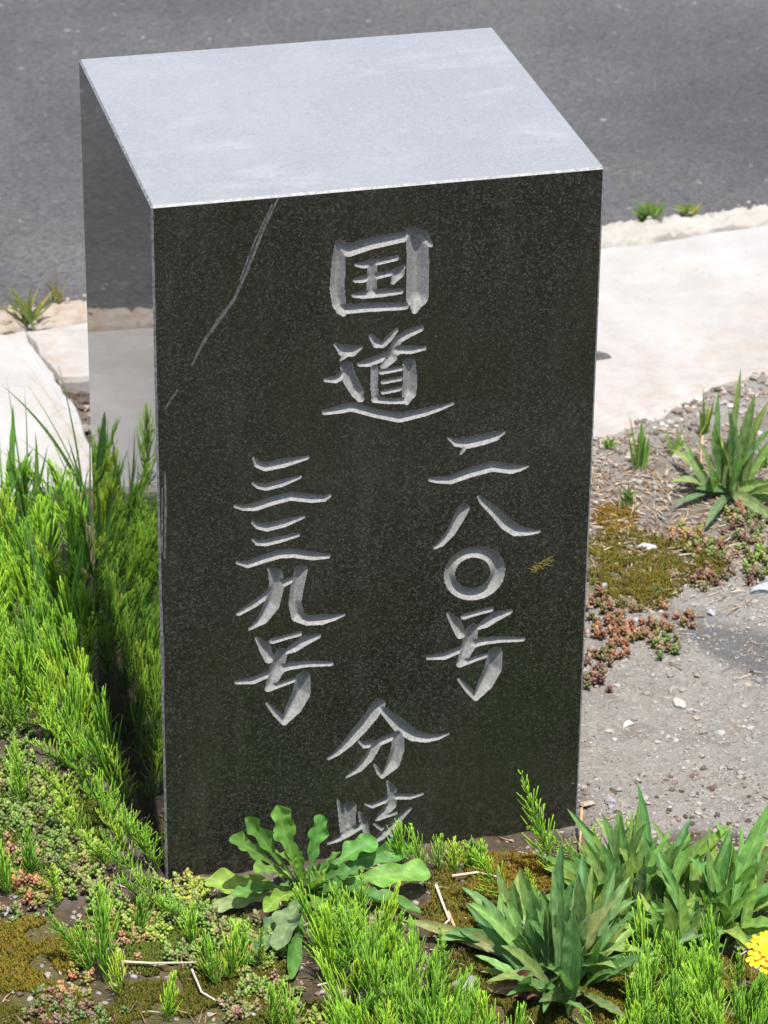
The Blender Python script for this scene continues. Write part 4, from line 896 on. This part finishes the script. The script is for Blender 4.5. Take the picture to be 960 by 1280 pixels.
def thicket(poly, n, hr, style, lean, lab, grp, seed, mind=0.008):
    rs = random.Random(seed); xs = [p[0] for p in poly]; ys = [p[1] for p in poly]; got = []; tries = 0
    while len(got) < n and tries < 20000:
        tries += 1; px, py = rs.uniform(min(xs), max(xs)), rs.uniform(min(ys), max(ys))
        if not inpoly(px, py, poly): continue
        q = g(px, py)
        if -0.009 < q[0] < W+0.012 and -0.012 < q[1] < D+0.012: continue
        if q[0] > -0.03 and -0.02 < q[1] < 0.24 and rs.random() < 0.35: continue
        if any((q[0]-a)**2+(q[1]-b)**2 < mind*mind for a, b in got): continue
        got.append((q[0], q[1])); hh = rs.uniform(*hr)
        horsetail(q[0], q[1], hh, style if rs.random() < 0.8 else ('frond' if style == 'bush' else 'bush'), (lean[0]+rs.gauss(0, 0.16), lean[1]+rs.gauss(0, 0.16)), lab(q[1], hh) if callable(lab) else lab, grp, rs)
def TL(y, h):
    a = 'tall' if h > 0.065 else 'short'
    return f'{a} feathery horsetail in the thicket '+('next to the left concrete slab' if y > 0.46 else 'level with the marker back left corner' if y > 0.24 else 'against the marker polished left face')
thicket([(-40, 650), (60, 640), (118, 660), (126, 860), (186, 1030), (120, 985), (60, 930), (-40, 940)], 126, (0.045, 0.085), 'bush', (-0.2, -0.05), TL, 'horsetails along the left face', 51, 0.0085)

def thicket_xy(x0, x1, y0, y1, n, seed):
    rs = random.Random(seed)
    for _ in range(n):
        y_, h_ = rs.uniform(y0, y1), rs.uniform(0.05, 0.085)
        horsetail(rs.uniform(x0, x1), y_, h_, 'bush', (rs.gauss(-0.05, 0.15), rs.gauss(0, 0.15)), TL(y_, h_), 'horsetails along the left face', rs)
thicket_xy(-0.26, -0.09, 0.20, 0.58, 34, 52)
TF = 'yellow green horsetail leaning away from the marker front left corner'
for (bx, by, h_, rz) in [(160, 1032, .05, .2), (112, 975, .05, .3), (198, 1088, .046, 0), (180, 1050, .040, .2), (168, 1075, .045, -.2), (150, 1055, .046, .1), (190, 1110, .036, .3), (140, 1020, .045, 0), (160, 1000, .045, .2), (120, 1000, .046, -.1), (128, 965, .05, .1),
                         (100, 960, .05, -.2), (176, 1120, .034, .1), (155, 1105, .036, -.2), (135, 1085, .038, .1), (205, 1140, .036, -.1), (228, 1150, .034, .3), (105, 1045, .038, .2), (150, 960, .05, .0), (140, 925, .05, .2), (90, 1010, .04, .1), (186, 1075, .045, .1)]:
    b_ = g(bx, by); rs = random.Random(bx*3+by); st, br = rs.choice(VAR['lean']); e = link('horsetail', None); tag(e, TF, 'horsetail', 'horsetails at the front left corner')
    e.location = (b_[0], b_[1], float(gh(b_[0], b_[1]))-0.001); e.rotation_euler = (rs.uniform(-.15, .15), rs.uniform(-.2, .2), rz+rs.uniform(-.6, .6)); e.scale = (h_/0.045,)*3
    link('stem', st, e); b2 = link('branches', br, e); b2['kind'] = 'stuff'
TM = 'small bristly horsetail standing on the open front moss'
for (bx, by, tx, ty, st_) in [(132, 1230, 128, 1110, 'bush'), (108, 1205, 58, 1140, 'frond'), (128, 1180, 132, 1105, 'bush'), (208, 1275, 216, 1212, 'bush'), (270, 1232, 262, 1165, 'bush'), (288, 1228, 290, 1150, 'bush'), (302, 1222, 310, 1160, 'bush'), (256, 1222, 250, 1165, 'frond'), (118, 1222, 95, 1160, 'bush'), (10, 1120, 0, 1045, 'bush'), (40, 1090, 35, 1030, 'bush'), (70, 1130, 60, 1075, 'frond'), (150, 1250, 140, 1195, 'bush'), (30, 1010, 15, 930, 'bush'), (175, 1165, 178, 1110, 'bush'), (240, 1180, 236, 1120, 'bush'), (322, 1215, 330, 1160, 'frond'), (340, 1290, 345, 1225, 'bush'), (365, 1300, 360, 1230, 'bush')]:
    b_ = g(bx, by); t_ = atY(tx, ty, b_[1]); v = t_-b_; rs = random.Random(by)
    horsetail(b_[0], b_[1], float(np.linalg.norm(v)), st_, (v[0]/v[2], v[1]/v[2]), TM, 'horsetails on the front moss', rs)
TB = 'bright green bristly horsetail in the clump in front of the lobed rosette'
thicket([(385, 1195), (440, 1175), (500, 1190), (540, 1240), (600, 1300), (640, 1345), (400, 1345), (430, 1260)], 58, (0.044, 0.066), 'bush', (0.0, -0.03), TB, 'horsetails in front of the rosette', 53, 0.007)
TR = 'bright green horsetail in the clump around the yellow flower'
thicket([(800, 1230), (850, 1220), (960, 1250), (985, 1340), (740, 1345)], 46, (0.042, 0.066), 'bush', (0.0, -0.03), TR, 'horsetails around the flower', 54, 0.008)
TS = 'short thin horsetail at the foot of the carved face right of the rosette'
for (bx, by, tx, ty) in [(505, 1090, 490, 1028), (530, 1092, 512, 1040), (548, 1090, 545, 1046), (568, 1088, 565, 1050), (585, 1086, 590, 1046), (600, 1084, 604, 1052)]:
    b_ = g(bx, by+4); t_ = atY(tx, ty, b_[1]); v = t_-b_
    horsetail(b_[0], b_[1], float(np.linalg.norm(v)), 'bush', (v[0]/v[2], v[1]/v[2]), TS, 'short horsetails at the carved face', random.Random(bx))
TT = 'tall yellowish horsetail frond beside the right foot of the carved face'
for (bx, by, tx, ty) in [(694, 1100, 656, 970), (645, 1130, 580, 1042), (668, 1140, 662, 1080), (740, 1075, 664, 1030), (735, 1090, 745, 1030), (756, 1075, 800, 1000)]:
    b_ = g(bx, by); t_ = atY(tx, ty, b_[1]); v = t_-b_
    horsetail(b_[0], b_[1], float(np.linalg.norm(v)), 'frond', (v[0]/v[2], v[1]/v[2]), TT, 'tall horsetails at the right foot', random.Random(bx))

# ---------------------------------------------------------------- lichen spot on the carved face
mb = MB(); rs = np.random.default_rng(4)
for k in range(150):
    t = rs.random(); px = 664+26*t+rs.normal(0, 2.0); py = 714-16*t+rs.normal(0, 2.6); x, z = face_pt(px, py); V, F = BASES[k % 14]
    r = rs.uniform(0.0005, 0.0014); mb.add(V*np.array([r, r*0.35, r])+np.array([x, -0.0001, z]), F, tuple(np.array([0.085, 0.075, 0.010])*rs.uniform(0.6, 1.3)))
tag(link('lichen', mb.mesh('lichen', M_stone)), 'small yellow lichen spot on the carved face beside the zero', 'lichen')
